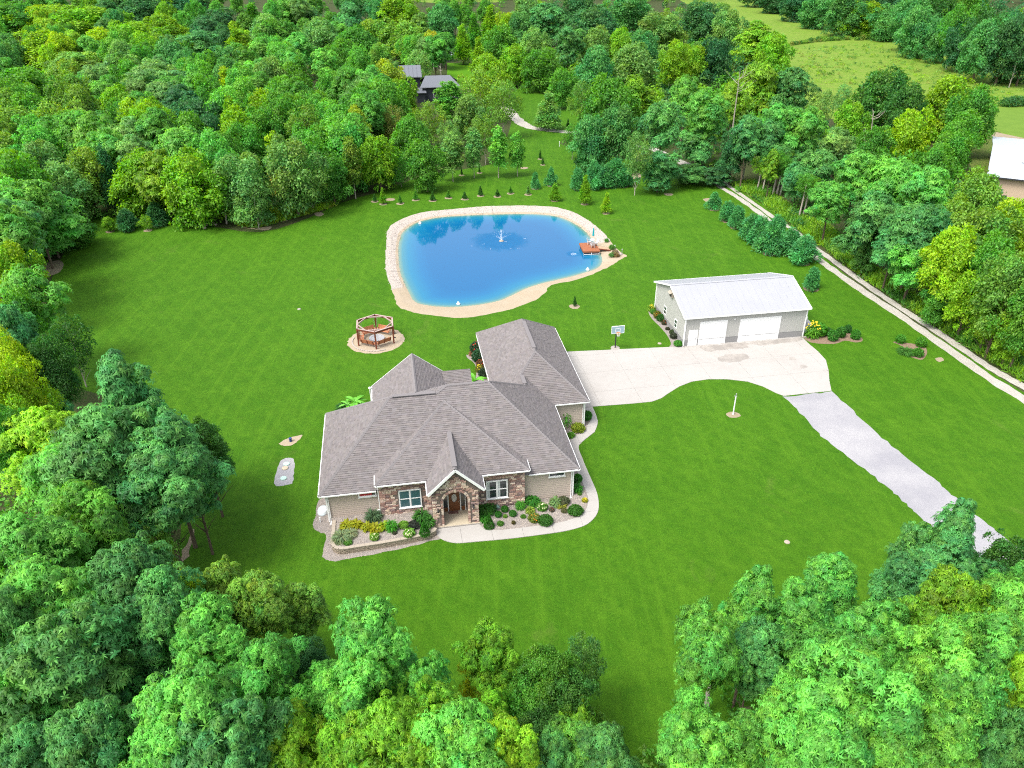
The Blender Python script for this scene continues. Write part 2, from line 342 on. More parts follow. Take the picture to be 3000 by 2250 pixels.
# pond: bank and bed in rings from the lawn edge down
def resample(poly, n):
    P = np.array(poly + [poly[0]]); s = np.r_[0, np.cumsum(np.linalg.norm(np.diff(P, axis=0), axis=1))]
    t = np.linspace(0, s[-1], n + 1)[:-1]; return np.c_[np.interp(t, s, P[:, 0]), np.interp(t, s, P[:, 1])]
WC = np.mean(np.array(WATER), axis=0)
NB = len(BANK); bankv = np.array(BANK)
wat = resample(WATER, 400)
def nearest_on(p, loop): return loop[np.argmin(((loop - p) ** 2).sum(1))]
# radial matching round the pond centre
def radial(loop, ang):
    a = np.arctan2(loop[:, 1] - WC[1], loop[:, 0] - WC[0]); r = np.hypot(loop[:, 0] - WC[0], loop[:, 1] - WC[1])
    i = np.argsort(a); return np.interp(ang, np.r_[a[i] - 2 * np.pi, a[i], a[i] + 2 * np.pi], np.r_[r[i], r[i], r[i]])
angs = np.arctan2(bankv[:, 1] - WC[1], bankv[:, 0] - WC[0]); rb = np.hypot(bankv[:, 0] - WC[0], bankv[:, 1] - WC[1])
rw = np.minimum(radial(wat, angs), rb - .3)
dirs = np.c_[np.cos(angs), np.sin(angs)]
def mid_is_sand(p):
    x, y = proj(p[0], p[1], 0); return y > 560 + 800 / 2.765 - (x - 1160) * .24
rings = [(rb, 0.0), (rb - (rb - rw) * .35, -.06), (rw + (rb - rw) * .2, -.24), (rw, WZ + .01), (rw - .5, WZ - .2), (rw * .8, WZ - 1.0), (rw * .4, WZ - 2.0), (rw * 0, WZ - 2.2)]
bb = MB(); rr = random.Random(5)
for r, z in rings: bb.add([(WC[0] + dirs[i][0] * r[i], WC[1] + dirs[i][1] * r[i], z + (rr.uniform(-.02, .02) if z < 0 else 0)) for i in range(NB)], [])
ccw = 1 if np.sum(bankv[:, 0] * np.roll(bankv[:, 1], -1) - np.roll(bankv[:, 0], -1) * bankv[:, 1]) > 0 else -1
for k in range(len(rings) - 1):
    for i in range(NB):
        j = (i + 1) % NB; q = (k * NB + i, k * NB + j, (k + 1) * NB + j, (k + 1) * NB + i)
        p = WC + dirs[i] * (rb[i] + rw[i]) / 2
        bb.f.append(q if ccw > 0 else q[::-1]); bb.m.append(1 if (k >= 2 or mid_is_sand(p)) else 0); bb.t.append(1.)
bb.build('pond_bank', [M_RIP, M_SAND], kind='structure')
FTN = G('4', 1075, 405, WZ)
AER = G('6', 690, 885, WZ)
# water
wm = bpy.data.materials.new('pond_water'); wm.use_nodes = True
n = wm.node_tree.nodes; L = wm.node_tree.links; b = n['Principled BSDF']
b.inputs['Roughness'].default_value = .03; b.inputs['IOR'].default_value = 1.36; b.inputs['Specular IOR Level'].default_value = .5
at = n.new('ShaderNodeAttribute'); at.attribute_name = 'depth'
cr = n.new('ShaderNodeValToRGB'); L.new(at.outputs['Fac'], cr.inputs[0])
els = cr.color_ramp.elements; els[0].position = 0; els[0].color = (.22, .215, .13, 1); els[1].position = 1; els[1].color = (.002, .090, .225, 1)
for p_, c_ in ((.05, (.115, .205, .165, 1)), (.14, (.035, .165, .215, 1)), (.32, (.008, .140, .250, 1)), (.65, (.003, .108, .245, 1))):
    e = els.new(p_); e.color = c_
L.new(cr.outputs[0], b.inputs['Base Color'])
pos = n.new('ShaderNodeNewGeometry').outputs['Position']
def dist_node(c, r0, r1):
    v = n.new('ShaderNodeVectorMath'); v.operation = 'DISTANCE'; L.new(pos, v.inputs[0]); v.inputs[1].default_value = (c[0], c[1], WZ)
    nz = n.new('ShaderNodeTexNoise'); nz.inputs['Scale'].default_value = .6; nz.inputs['Detail'].default_value = 4; L.new(pos, nz.inputs['Vector'])
    ad = n.new('ShaderNodeMath'); ad.operation = 'MULTIPLY_ADD'; L.new(nz.outputs['Fac'], ad.inputs[0]); ad.inputs[1].default_value = r1 * .5; L.new(v.outputs['Value'], ad.inputs[2])
    m_ = n.new('ShaderNodeMapRange'); L.new(ad.outputs[0], m_.inputs[0]); m_.inputs[1].default_value = r0 + r1 * .25; m_.inputs[2].default_value = r1 * 1.25; m_.inputs[3].default_value = 1; m_.inputs[4].default_value = 0
    return m_.outputs[0]
f1, f2 = dist_node(FTN, 3.2, 5.6), dist_node(AER, .6, 1.7)
mxx = n.new('ShaderNodeMath'); mxx.operation = 'MAXIMUM'; L.new(f1, mxx.inputs[0]); L.new(f2, mxx.inputs[1])
n1 = n.new('ShaderNodeTexNoise'); n1.inputs['Scale'].default_value = 2.2; n1.inputs['Detail'].default_value = 3; L.new(pos, n1.inputs['Vector'])
n2 = n.new('ShaderNodeTexNoise'); n2.inputs['Scale'].default_value = 5; n2.inputs['Detail'].default_value = 4; L.new(pos, n2.inputs['Vector'])
b1 = n.new('ShaderNodeBump'); b1.inputs['Strength'].default_value = .045; b1.inputs['Distance'].default_value = .05; L.new(n1.outputs['Fac'], b1.inputs['Height'])
b2 = n.new('ShaderNodeBump'); b2.inputs['Distance'].default_value = .035
mr_ = n.new('ShaderNodeMapRange'); L.new(mxx.outputs[0], mr_.inputs[0]); mr_.inputs[3].default_value = .03; mr_.inputs[4].default_value = .5; L.new(mr_.outputs[0], b.inputs['Roughness']); L.new(mxx.outputs[0], b2.inputs['Strength']); L.new(n2.outputs['Fac'], b2.inputs['Height']); L.new(b1.outputs[0], b2.inputs['Normal'])
L.new(b2.outputs[0], b.inputs['Normal'])
NW = len(wat); fr = [1, .985, .97, .95, .93, .9, .86, .8, .7, .55, .35, .15]
V = [(*(WC + (p - WC) * s), WZ) for s in fr for p in wat] + [(WC[0], WC[1], WZ)]
Fs = [(k * NW + i, k * NW + (i + 1) % NW, (k + 1) * NW + (i + 1) % NW, (k + 1) * NW + i) for k in range(len(fr) - 1) for i in range(NW)] + [((len(fr) - 1) * NW + i, (len(fr) - 1) * NW + (i + 1) % NW, len(V) - 1) for i in range(NW)]
if np.sum(wat[:, 0] * np.roll(wat[:, 1], -1) - np.roll(wat[:, 0], -1) * wat[:, 1]) < 0: Fs = [f[::-1] for f in Fs]
wme = bpy.data.meshes.new('water'); wme.from_pydata(V, [], Fs); wme.materials.append(wm)
da = wme.attributes.new('depth', 'FLOAT', 'POINT')
va = np.array(V)[:, :2]; dmin = np.sqrt(((va[:, None, ::1] - wat[None, ::2]) ** 2).sum(2)).min(1)
da.data.foreach_set('value', np.clip(dmin / 5.0, 0, 1).astype(np.float32)); wme.shade_smooth()
link('water', wme, kind='structure')

# ------------------------------------------------------------------ drives, walks, beds
DRIVE = GL('3', [(300, 683), (465, 676), (475, 662), (500, 656), (522, 662), (530, 672), (890, 656), (985, 656)]) + [tuple(BO + E1 * a + E2 * .05) for a in (0.2, 15.4)] + \
    GL('3', [(1845, 588), (1895, 635), (1960, 690), (2015, 750), (2035, 830), (2040, 900), (2055, 972), (1710, 1008), (1650, 985), (1560, 940), (1450, 905), (1300, 888), (1170, 888), (1050, 905), (960, 940), (880, 990), (830, 1025), (760, 1050), (600, 1065), (340, 1085), (275, 1091)]) + \
    [tuple(hl(25.0, 11.3)), tuple(hl(25.0, 24.6)), tuple(G('3', 145, 690))]
import bmesh
def slabs(poly, step_u, step_v, off=(0, 0), org=None, gap=.012, z0=-.04, z1=.03, parent=None, m=M_CONC, name='slab'):
    bm = bmesh.new(); bm.faces.new([bm.verts.new((p[0], p[1], 0)) for p in poly]); bm.normal_update()
    org = HO if org is None else org
    for ax, st, of in ((E1, step_u, off[0]), (E2, step_v, off[1])):
        if not st: continue
        vals = [float((np.array(p) - org) @ ax) for p in poly]; k = math.ceil((min(vals) - of) / st)
        while k * st + of < max(vals):
            c = org + ax * (k * st + of)
            bmesh.ops.bisect_plane(bm, geom=bm.verts[:] + bm.edges[:] + bm.faces[:], plane_co=(c[0], c[1], 0), plane_no=(ax[0], ax[1], 0)); k += 1
    out = [[(v.co.x, v.co.y) for v in f.verts] for f in bm.faces if f.calc_area() > .05]
    for pg in out:
        c = np.mean(pg, axis=0); q = [tuple(np.array(p) + (c - p) / np.linalg.norm(c - p) * gap * 1.3) for p in pg]
        MB().prism(q, z0, z1).build(name, m, parent)
    bm.free()
dv = sheet('driveway', DRIVE, .004, M_CONCD)
slabs(DRIVE, 4.6, 4.2, (.3, .6), parent=dv)
M_STAIN = mat('oil_stained_concrete', (0.245, 0.226, 0.205), .9, .2, noise=[(.7, .7, (0.382, 0.354, 0.320)), (6, .3, (0.191, 0.177, 0.164))], coord='World')
def stain_in(poly, nm='stain'): sheet(nm, rough(smoothpoly(poly, 4), .12, 9, .3), .034, M_STAIN, parent=dv)
stain_in(GL('3', [(1235, 740), (1290, 712), (1400, 703), (1460, 722), (1440, 748), (1340, 765), (1270, 760)]))
stain_in(GL('3', [(1110, 652), (1250, 640), (1440, 626), (1450, 655), (1400, 668), (1280, 675), (1160, 690)]))
stain_in(GL('3', [(1470, 622), (1640, 606), (1820, 592), (1830, 610), (1700, 628), (1540, 645)]))
stain_in(GL('3', [(1830, 790), (1870, 785), (1875, 805), (1840, 812)])); stain_in(GL('3', [(1750, 735), (1790, 730), (1790, 750), (1755, 752)]))
gl_ = GL('8', [(655, 1245), (760, 1345), (900, 1500), (1010, 1580)]) + GL('BR', [(1150, 40), (1210, 90), (1260, 130), (1310, 180), (1350, 215), (1410, 265), (1500, 335), (1640, 440), (1800, 560), (2000, 720), (2300, 980)])
gr_ = GL('8', [(962, 1212), (1100, 1330), (1180, 1410), (1290, 1510)]) + GL('BR', [(1430, 0), (1490, 60), (1560, 110), (1640, 180), (1730, 250), (1800, 310), (1920, 400), (2010, 470), (2150, 570), (2350, 720), (2650, 930)])
gpoly = rough(smoothpoly(gl_, 3, False) + smoothpoly(gr_, 3, False)[::-1], .14, 1, .6)
sheet('gravel_drive', gpoly, .005, M_GRAV)
def track(name, cpts, w0, w1, z=.006, seed=0, m=M_LANE):
    c = np.array(smoothpoly(cpts, 6, False)); t = np.gradient(c, axis=0); t /= np.linalg.norm(t, axis=1)[:, None]; nn = np.c_[-t[:, 1], t[:, 0]]
    rr = random.Random(seed); W = [(w0 + (w1 - w0) * i / len(c)) / 2 * rr.uniform(.82, 1.15) for i in range(len(c))]
    ribbon(name, [tuple(c[i] + nn[i] * W[i]) for i in range(len(c))], [tuple(c[i] - nn[i] * W[i]) for i in range(len(c))], z, m)
track('lane_track', GL('R', [(140, 1130), (235, 1205), (330, 1262)]) + GL('8', [(415, -8), (520, 70), (640, 170), (870, 345), (1000, 440), (1200, 580), (1400, 710), (1600, 850), (1800, 990), (2000, 1130), (2250, 1285), (2700, 1590)]), 1.1, 1.5, seed=1)
track('lane_track', GL('R', [(200, 1140), (290, 1200), (500, 1345)]) + GL('8', [(600, 90), (720, 165), (850, 270), (1000, 380), (1200, 525), (1400, 660), (1600, 790), (1800, 925), (2000, 1060), (2250, 1200), (2700, 1450)]), .9, 1.2, seed=2)
track('far_path', GL('T', [(1060, 690), (1130, 765), (1180, 805), (1250, 830), (1400, 850), (1520, 862), (1750, 900), (2000, 960), (2200, 1050), (2360, 1115)]), 3.4, 2.2, seed=3)
VERGE = GL('R', [(320, 1195), (520, 1325), (730, 1475), (960, 1640)]) + GL('8', [(1020, 365), (1220, 510), (1420, 645), (1620, 775), (1820, 905), (2020, 1035), (2260, 1180), (2700, 1400), (2700, 1150), (2260, 1000), (2000, 830), (1700, 690), (1400, 540), (1150, 330), (950, 150), (760, 60)]) + GL('R', [(620, 1290), (460, 1180)])
sheet('verge', smoothpoly(VERGE, 2), .004, M_ROUGH)
WEEDP = GL('A', [(1510, 1440), (1600, 1475), (1700, 1470), (1850, 1430), (2000, 1390), (2150, 1345), (2210, 1300), (2100, 1290), (1900, 1330), (1700, 1370), (1580, 1380)])
sheet('weedy_edge', smoothpoly(WEEDP, 2), .004, M_ROUGH)
for k_, pts in (('A', [(1570, 1470), (1640, 1465), (1700, 1472), (1760, 1468), (1740, 1488), (1690, 1490), (1600, 1480)]), ('A', [(2040, 1370), (2100, 1385), (2080, 1400), (2045, 1398)]), ('A', [(1790, 1430), (1850, 1420), (1860, 1432), (1800, 1440)]),
                ('L', [(240, 180), (370, 140), (410, 160), (390, 210), (320, 240), (250, 230)]), ('R', [(770, 1440), (850, 1435), (895, 1455), (880, 1480), (820, 1498), (770, 1480)]),
                ('8', [(1635, 995), (1675, 990), (1692, 1010), (1660, 1018)]), ('R', [(130, 1290), (200, 1285), (250, 1300), (180, 1320)]), ('T', [(1870, 1130), (1930, 1120), (1940, 1150), (1890, 1158)])):
    sheet('bare_patch', rough(smoothpoly(GL(k_, pts), 3), .08, 4, .4), .006, M_DIRT)
rb_ = GL('BL', [(1165, 330), (1185, 250), (1230, 160), (1260, 110), (1240, 210), (1220, 290)])
sheet('bare_patch', rough(smoothpoly(rb_, 3), .1, 5, .4), .006, M_DIRT)
# septic patches
sheet('gravel_patch', rough(smoothpoly(GL('L', [(1830, 1430), (1880, 1420), (1907, 1440), (1900, 1560), (1880, 1590), (1790, 1600), (1780, 1560), (1800, 1480)]), 4), .06, 6, .3), .006, M_GRAV)
sheet('sand_patch', rough(smoothpoly(GL('L', [(1808, 1325), (1850, 1300), (1890, 1285), (1960, 1268), (1940, 1300), (1895, 1335), (1850, 1342), (1820, 1335)]), 4), .06, 7, .3), .006, M_SAND)
for (x, y), lab in zip([(1858, 1460), (1848, 1487), (1838, 1553)], ['pale green round tank lid at the top of the gravel patch', 'beige round tank lid in the middle of the gravel patch', 'pale green round tank lid at the bottom of the gravel patch']):
    p = G('L', x, y); MB().lathe([(.30, 0), (.30, .07), (.27, .10), (.10, .115), (0.01, .12)], 18).build('tank_lid', M_LID if 'green' in lab else M_CREAM, loc=(p[0], p[1], .006), label=lab, cat='tank lid', group='round lids on the gravel patch')
p = G('L', 1884, 1312); MB().lathe([(.13, 0), (.13, .32), (.16, .33), (.16, .40), (.05, .43)], 14).build('well_cap', M_BLUE, loc=(p[0], p[1], .006), label='dark blue well cap standing in the sandy patch', cat='well cap')
for k_, x, y, lab in (('L', 1938, 456, 'small grey drain cover lying in the open lawn behind the fire pit'), ('BR', 597, 368, 'small pale stone lying alone on the front lawn'), ('3', 817, 631, 'small pale cap in the grass beside the barn flower strip'), ('3', 985, 0, None)):
    if lab:
        p = G(k_, x, y); MB().lathe([(.24, 0), (.24, .05), (.18, .08), (.02, .09)], 12).build('ground_cap', M_CONCD if 'drain' in lab else M_CAPST, loc=(p[0], p[1], 0), label=lab, cat='ground cap')

# sidewalk, beds by the house
SW_OUT = [('3', 335, 1088), ('3', 372, 1190), ('3', 352, 1262), ('1', 2112, 168), ('1', 2025, 238), ('1', 2004, 275), ('1', 2030, 350), ('1', 2080, 470), ('1', 2125, 570), ('1', 2147, 650), ('1', 2145, 730), ('1', 2110, 790), ('1', 2040, 840), ('1', 1900, 878), ('1', 1700, 907), ('1', 1500, 932), ('1', 1300, 950), ('1', 1150, 963), ('1', 1080, 957), ('1', 1020, 937), ('1', 985, 905), ('1', 972, 868)]
SW_IN = [('1', 1296, 836), ('1', 1325, 858), ('1', 1380, 871), ('1', 1450, 869), ('1', 1600, 852), ('1', 1800, 826), ('1', 1920, 802), ('1', 2010, 766), ('1', 2055, 722), ('1', 2072, 660), ('1', 2060, 600), ('1', 2030, 530), ('1', 1992, 450), ('1', 1962, 370), ('1', 1948, 290), ('1', 1946, 225), ('1', 1985, 190), ('1', 2040, 165), ('3', 300, 1215), ('3', 322, 1180), ('3', 300, 1130), ('3', 275, 1095)]
so_, si_ = smoothpoly([tuple(G(*p)) for p in SW_OUT], 3, False), smoothpoly([tuple(G(*p)) for p in SW_IN], 3, False)
sw = so_ + [tuple(hl(8.85, -2.1)), tuple(hl(12.75, -2.1))] + si_
wk = sheet('sidewalk', sw, .008, M_CONCD)
slabs(sw, 2.6, 2.6, (.6, .4), z1=.05, parent=wk, gap=.008)
BEDR = [tuple(hl(12.7, -2.0)), tuple(hl(12.7, .2)), tuple(hl(21.4, .35)), tuple(hl(21.4, 11.2)), tuple(hl(25.1, 11.2))] + si_[::-1]
sheet('gravel_bed', BEDR, .012, M_BEDG)
WT = .55   # height of the raised bed
wall_top = smoothpoly([tuple(G('1', x, y, WT)) for x, y in [(243, 800), (238, 880), (232, 955), (250, 990), (300, 1000), (400, 985), (600, 955), (800, 918), (900, 897), (950, 880), (968, 862)]], 4, False)
BEDL = wall_top + [tuple(hl(8.85, -1.9)), tuple(hl(8.85, .2)), tuple(hl(0., .35))]
sheet('raised_bed', BEDL, WT - .06, M_BEDG)
STRIP = smoothpoly(GL('1', [(135, 655), (110, 760), (92, 830), (130, 880), (190, 905), (165, 1005), (168, 1072), (250, 1092), (400, 1066), (700, 1008), (985, 935), (1010, 925), (975, 880), (700, 940), (300, 1010), (245, 800), (200, 640)]), 3)
sheet('gravel_strip', rough(STRIP, .07, 8, .4), .006, M_BEDG)
# fire pit pad
HEX = [tuple(G('5', x, y, 2.38)) for x, y in [(865, 360), (1310, 435), (1310, 665), (870, 820), (415, 725), (410, 495)]]
FC = np.mean(np.array(HEX), axis=0); HR = float(np.mean([np.linalg.norm(np.array(h) - FC) for h in HEX]))
HA = float(np.angle(sum(np.exp(6j * math.atan2(h[1] - FC[1], h[0] - FC[0])) for h in HEX))) / 6
pe = [G('5', 165, 1160), G('5', 1615, 930), G('5', 800, 1368)]
PR = float(np.mean([np.linalg.norm(p - FC) for p in pe])) if True else 5
padc = FC + (pe[0] + pe[1] - 2 * FC) / 2 * .6
ring = [(padc[0] + PR * math.cos(a), padc[1] + PR * math.sin(a)) for a in np.linspace(0, 2 * math.pi, 60)[:-1]]
sheet('fire_pit_pad', rough(ring, .10, 11, .5), .006, M_SAND)

# ------------------------------------------------------------------ plants: crowns of leaf sized faces
def leaves_mesh(name, P, Lx, N, ln, wd, tone, m=LEAF, fold=.25, droop=.25):
    """P,Lx,N: (n,3); each leaf a folded four-point blade"""
    n_ = len(P); Lx = Lx / np.linalg.norm(Lx, axis=1)[:, None]
    W = np.cross(N, Lx); W /= np.linalg.norm(W, axis=1)[:, None] + 1e-9; N2 = np.cross(Lx, W)
    ln = np.broadcast_to(ln, (n_,))[:, None]; wd = np.broadcast_to(wd, (n_,))[:, None]
    v = np.empty((n_, 4, 3)); v[:, 0] = P
    v[:, 1] = P + Lx * ln * .5 + W * wd * .5 + N2 * wd * fold; v[:, 3] = P + Lx * ln * .5 - W * wd * .5 + N2 * wd * fold
    v[:, 2] = P + Lx * ln - N2 * ln * droop
    me = bpy.data.meshes.new(name); me.vertices.add(n_ * 4); me.vertices.foreach_set('co', v.astype(np.float32).ravel())
    me.loops.add(n_ * 4); me.loops.foreach_set('vertex_index', np.arange(n_ * 4, dtype=np.int32))
    me.polygons.add(n_); me.polygons.foreach_set('loop_start', np.arange(0, n_ * 4, 4, dtype=np.int32))
    try: me.polygons.foreach_set('loop_total', np.full(n_, 4, np.int32))
    except Exception: pass
    a = me.attributes.new('tone', 'FLOAT_COLOR', 'FACE'); t = np.ones((n_, 4), np.float32); t[:, :3] = tone; a.data.foreach_set('color', t.ravel())
    me.materials.append(m); me.update(calc_edges=True); return me
def nrm(a): return a / (np.linalg.norm(a, axis=1)[:, None] + 1e-9)
PROF = {
    'M': lambda t: np.sqrt(np.clip(1 - (np.abs(t - .42) / np.where(t < .42, .46, .60)) ** 2.2, 0, 1)),
    'L': lambda t: np.sqrt(np.clip(1 - (np.abs(t - .5) / np.where(t < .5, .56, .50)) ** 2.6, 0, 1)) * (.92 + .08 * np.cos(t * 20)),
    'K': lambda t: np.clip(1.05 * (1 - t) ** .55, 0, 1) * np.clip(t * 6 + .35, 0, 1),
    'C': lambda t: np.clip(1.05 * (1 - t) ** .85, 0, 1) * np.clip(t * 8 + .3, 0, 1),
    'P': lambda t: np.sqrt(np.clip(1 - (np.abs(t - .45) / .56) ** 2, 0, 1)) * (1 - .3 * t),
    'N': lambda t: np.clip(1.1 * (1 - t) ** .45, 0, 1) * np.clip(t * 5 + .55, 0, 1),
    'S': lambda t: np.sqrt(np.clip(1 - (np.abs(t - .5) / .55) ** 2, 0, 1)),
}
def make_crown(sp, seed, n, ln, wd, R=1., H=1., nb=60, bsize=.26, inner=.12, rosette=0, tight=1.):
    """crown of boughs; z from 0 to H, radius R"""
    g = np.random.default_rng(seed); f = PROF[sp]
    tt = np.linspace(0.02, .97, 200); pr = f(tt) + .12; cdf = np.cumsum(pr); cdf /= cdf[-1]
    u = (np.arange(nb) + g.uniform(0, 1, nb)) / nb; t = np.interp(u, cdf, tt)
    ang = np.arange(nb) * 2.39996 + g.normal(0, .35, nb)
    ph = g.uniform(0, 6.28, 4)
    lob = lambda a, t_: 1 + .20 * np.sin(2 * a + ph[0] + 3 * t_) + .15 * np.sin(3 * a + ph[1] - 4 * t_) + .08 * np.sin(5 * a + ph[2] + 7 * t_)
    bs = R * bsize * g.choice([.55, .75, .95, 1.1, 1.4], nb) * g.uniform(.85, 1.15, nb) * (.55 + .55 * np.clip(f(t), 0, 1))
    rad = R * f(t) * lob(ang, t) * g.uniform(.64, 1.10, nb); rad = np.maximum(rad - bs * .6, 0) * g.choice([1, 1, 1, .8, .6], nb)
    c = np.c_[rad * np.cos(ang), rad * np.sin(ang), t * H * .96]
    out = np.c_[np.cos(ang), np.sin(ang), np.zeros(nb)]
    btone = g.normal(1, .13, nb); bhue = g.normal(0, .07, nb)
    nr = n // rosette if rosette else n
    w_ = bs ** 1.7; w_ /= w_.sum(); k = g.choice(nb, nr, p=w_)
    d = nrm(g.normal(0, 1, (nr, 3)) + out[k] * .75 * tight + np.array([0, 0, .85]))
    sc = np.where(g.uniform(0, 1, nr) < .14, g.uniform(1.0, 1.38, nr), g.uniform(.66, 1.06, nr))[:, None]
    P = c[k] + d * bs[k][:, None] * sc * np.array([1, 1, .62 if sp not in 'CNP' else .8])
    drop = ((P - c[k])[:, :2] ** 2).sum(1) / (bs[k] + .01); P[:, 2] -= drop * (.22 if sp not in 'CN' else .15)
    ni = int(nr * inner)
    if ni:
        ti = g.uniform(.1, .85, ni); ai = g.uniform(0, 6.28, ni); ri = R * f(ti) * np.sqrt(g.uniform(0, .6, ni))
        P[:ni] = np.c_[ri * np.cos(ai), ri * np.sin(ai), ti * H]
    tone = btone[k] * g.normal(1, .24, nr); hue = bhue[k] + g.normal(0, .06, nr)
    outk, dk = out[k], d
    if rosette:
        q = rosette; P = np.repeat(P, q, 0); dk = np.repeat(d, q, 0); outk = np.repeat(outk, q, 0); tone = np.repeat(tone, q) * g.normal(1, .08, nr * q); hue = np.repeat(hue, q)
        a0 = np.tile(np.arange(q) * 2 * np.pi / q, nr) + np.repeat(g.uniform(0, 6.28, nr), q)
        N = nrm(dk * .8 + np.array([0, 0, .7]) + g.normal(0, .15, dk.shape)); X = nrm(np.cross(N, np.array([.3, .9, .1]))); Y = np.cross(N, X)
        Lx = X * np.cos(a0)[:, None] + Y * np.sin(a0)[:, None] - np.array([0, 0, .28]) + outk * .15; N = nrm(N + Lx * .2)
    else:
        Lx = nrm(g.normal(0, .8, P.shape) + outk * .5 + dk * .35 - np.array([0, 0, .35])) if sp not in 'NC' else nrm(g.normal(0, .45, P.shape) + dk * .9 + outk * .5 + np.array([0, 0, .25])); N = nrm(dk * .8 + np.array([0, 0, .55]) + g.normal(0, .38, P.shape))
    m_ = len(P); tone = np.clip(tone, .45, 1.7)
    tn = np.c_[tone * (1 + hue * 1.6), tone * (1 + hue * .2), tone * (1 - hue * 1.2)]
    return leaves_mesh('crown', P, Lx, N, ln * g.uniform(.5, 1.45, m_), wd * g.uniform(.6, 1.4, m_), np.clip(tn, .2, 2)), c
def make_trunk(sp, c, H, base, r0, seed, m=BARK, limbs=14):
    """c: bough centres (crown local, z up from crown base at height base)"""
    rr = random.Random(seed); b = MB()
    top = base + H * (.8 if sp in 'MLSK' else .92)
    pts = [(rr.uniform(-.02, .02) * i * H / 6, rr.uniform(-.02, .02) * i * H / 6, top * i / 5) for i in range(6)]
    b.tube(pts, [r0 * 1.25, r0, r0 * .85, r0 * .6, r0 * .4, r0 * .15], 7)
    idx = rr.sample(range(len(c)), min(limbs, len(c)))
    for i in idx:
        e = Vector(c[i]) + Vector((0, 0, base)); z0 = max(base * .55, e.z - Vector((e.x, e.y)).length * rr.uniform(.5, .9)); z0 = min(z0, top * .95); s = z0 / top
        st = Vector((0, 0, z0)); md = st.lerp(e, .5) + Vector((rr.uniform(-.2, .2), rr.uniform(-.2, .2), rr.uniform(-.1, .3)))
        rb2 = r0 * .45 * (1 - s * .6); b.tube([st, md, e], [rb2, rb2 * .6, rb2 * .18], 5, cap=False)
    return b.mesh('trunk', m)
# prototypes are about 10 m tall crowns on a 15 m tree (crown local height 10, radius 5), scaled per tree
PROTO = {}
def proto(key, sp, seed, n, ln, wd, base, H, R, r0, m=BARK, **k):
    me, c = make_crown(sp, seed, n, ln, wd, R, H, **k)
    tr = make_trunk(sp, c, H, base, r0, seed, m); PROTO.setdefault(key, []).append((me, tr, base, H, R))
for s in range(4): proto('Lnear', 'L', 10 + s, 33000, .45, .165, 3.6, 11, 5, .22, nb=74, bsize=.29, rosette=6, inner=.06)
for s in range(2): proto('Knear', 'K', 20 + s, 28000, .45, .165, 3.2, 11.5, 4.2, .2, nb=64, bsize=.33, rosette=6, inner=.06)
for s in range(3): proto('Mnear', 'M', 30 + s, 22000, .32, .21, 2.8, 11, 5, .24, nb=80, bsize=.28, inner=.08)
for s in range(2): proto('Snear', 'S', 40 + s, 9000, .28, .16, 1.0, 7, 4, .1, nb=90, bsize=.2, tight=.6)
for s in range(4): proto('M', 'M', 50 + s, 11000, .46, .30, 2.4, 11.5, 5, .26, nb=62, bsize=.30)
for s in range(4): proto('L', 'L', 60 + s, 12000, .60, .24, 3.8, 11, 5, .22, nb=58, bsize=.31, rosette=5)
for s in range(2): proto('K', 'K', 70 + s, 10000, .50, .26, 2.5, 12, 4.2, .22, nb=60, bsize=.31, rosette=4)
for s in range(2): proto('C', 'C', 80 + s, 8000, .50, .26, .9, 13, 3.6, .2, nb=70, bsize=.36)
for s in range(3): proto('P', 'P', 90 + s, 5200, .34, .24, 2.4, 10.5, 2.2, .11, PALEBARK, nb=46, bsize=.36)
for s in range(3): proto('N', 'N', 100 + s, 5500, .55, .15, .25, 5, 2.1, .1, nb=36, bsize=.36, inner=.15)
for s in range(2): proto('S', 'S', 110 + s, 4200, .30, .18, .9, 7, 3.6, .1, PALEBARK, nb=54, bsize=.24, tight=.6)

CLR = {'lime': (.150, .275, .012), 'bright': (.105, .235, .014), 'green': (.060, .185, .022), 'deep': (.036, .112, .018), 'teal': (.056, .178, .044), 'dteal': (.034, .115, .036),
       'olive': (.102, .208, .028), 'sage': (.095, .205, .046), 'gold': (.185, .250, .020), 'rust': (.150, .178, .036), 'pine': (.062, .215, .066), 'fresh': (.082, .245, .036)}
CLR = {k: tuple(x * 1.55 for x in v) for k, v in CLR.items()}
CW = {'lime': 'lime yellow', 'bright': 'bright green', 'green': 'mid green', 'deep': 'dark green', 'teal': 'blue green', 'dteal': 'deep bluish', 'olive': 'olive', 'sage': 'grey green',
      'gold': 'golden', 'rust': 'russet', 'pine': 'evergreen', 'fresh': 'light green'}
SW_ = {'M': ('broadleaf_tree', 'broadleaf tree', 'broadleaf tree'), 'L': ('locust_tree', 'feathery tree', 'locust tree'), 'K': ('locust_tree', 'pointed feathery tree', 'locust tree'), 'C': ('conical_tree', 'cone shaped tree', 'conifer'),
       'P': ('young_tree', 'slender upright tree', 'young tree'), 'N': ('pine_tree', 'bushy evergreen', 'pine'), 'S': ('scrub_tree', 'loose scrubby tree', 'scrub tree')}
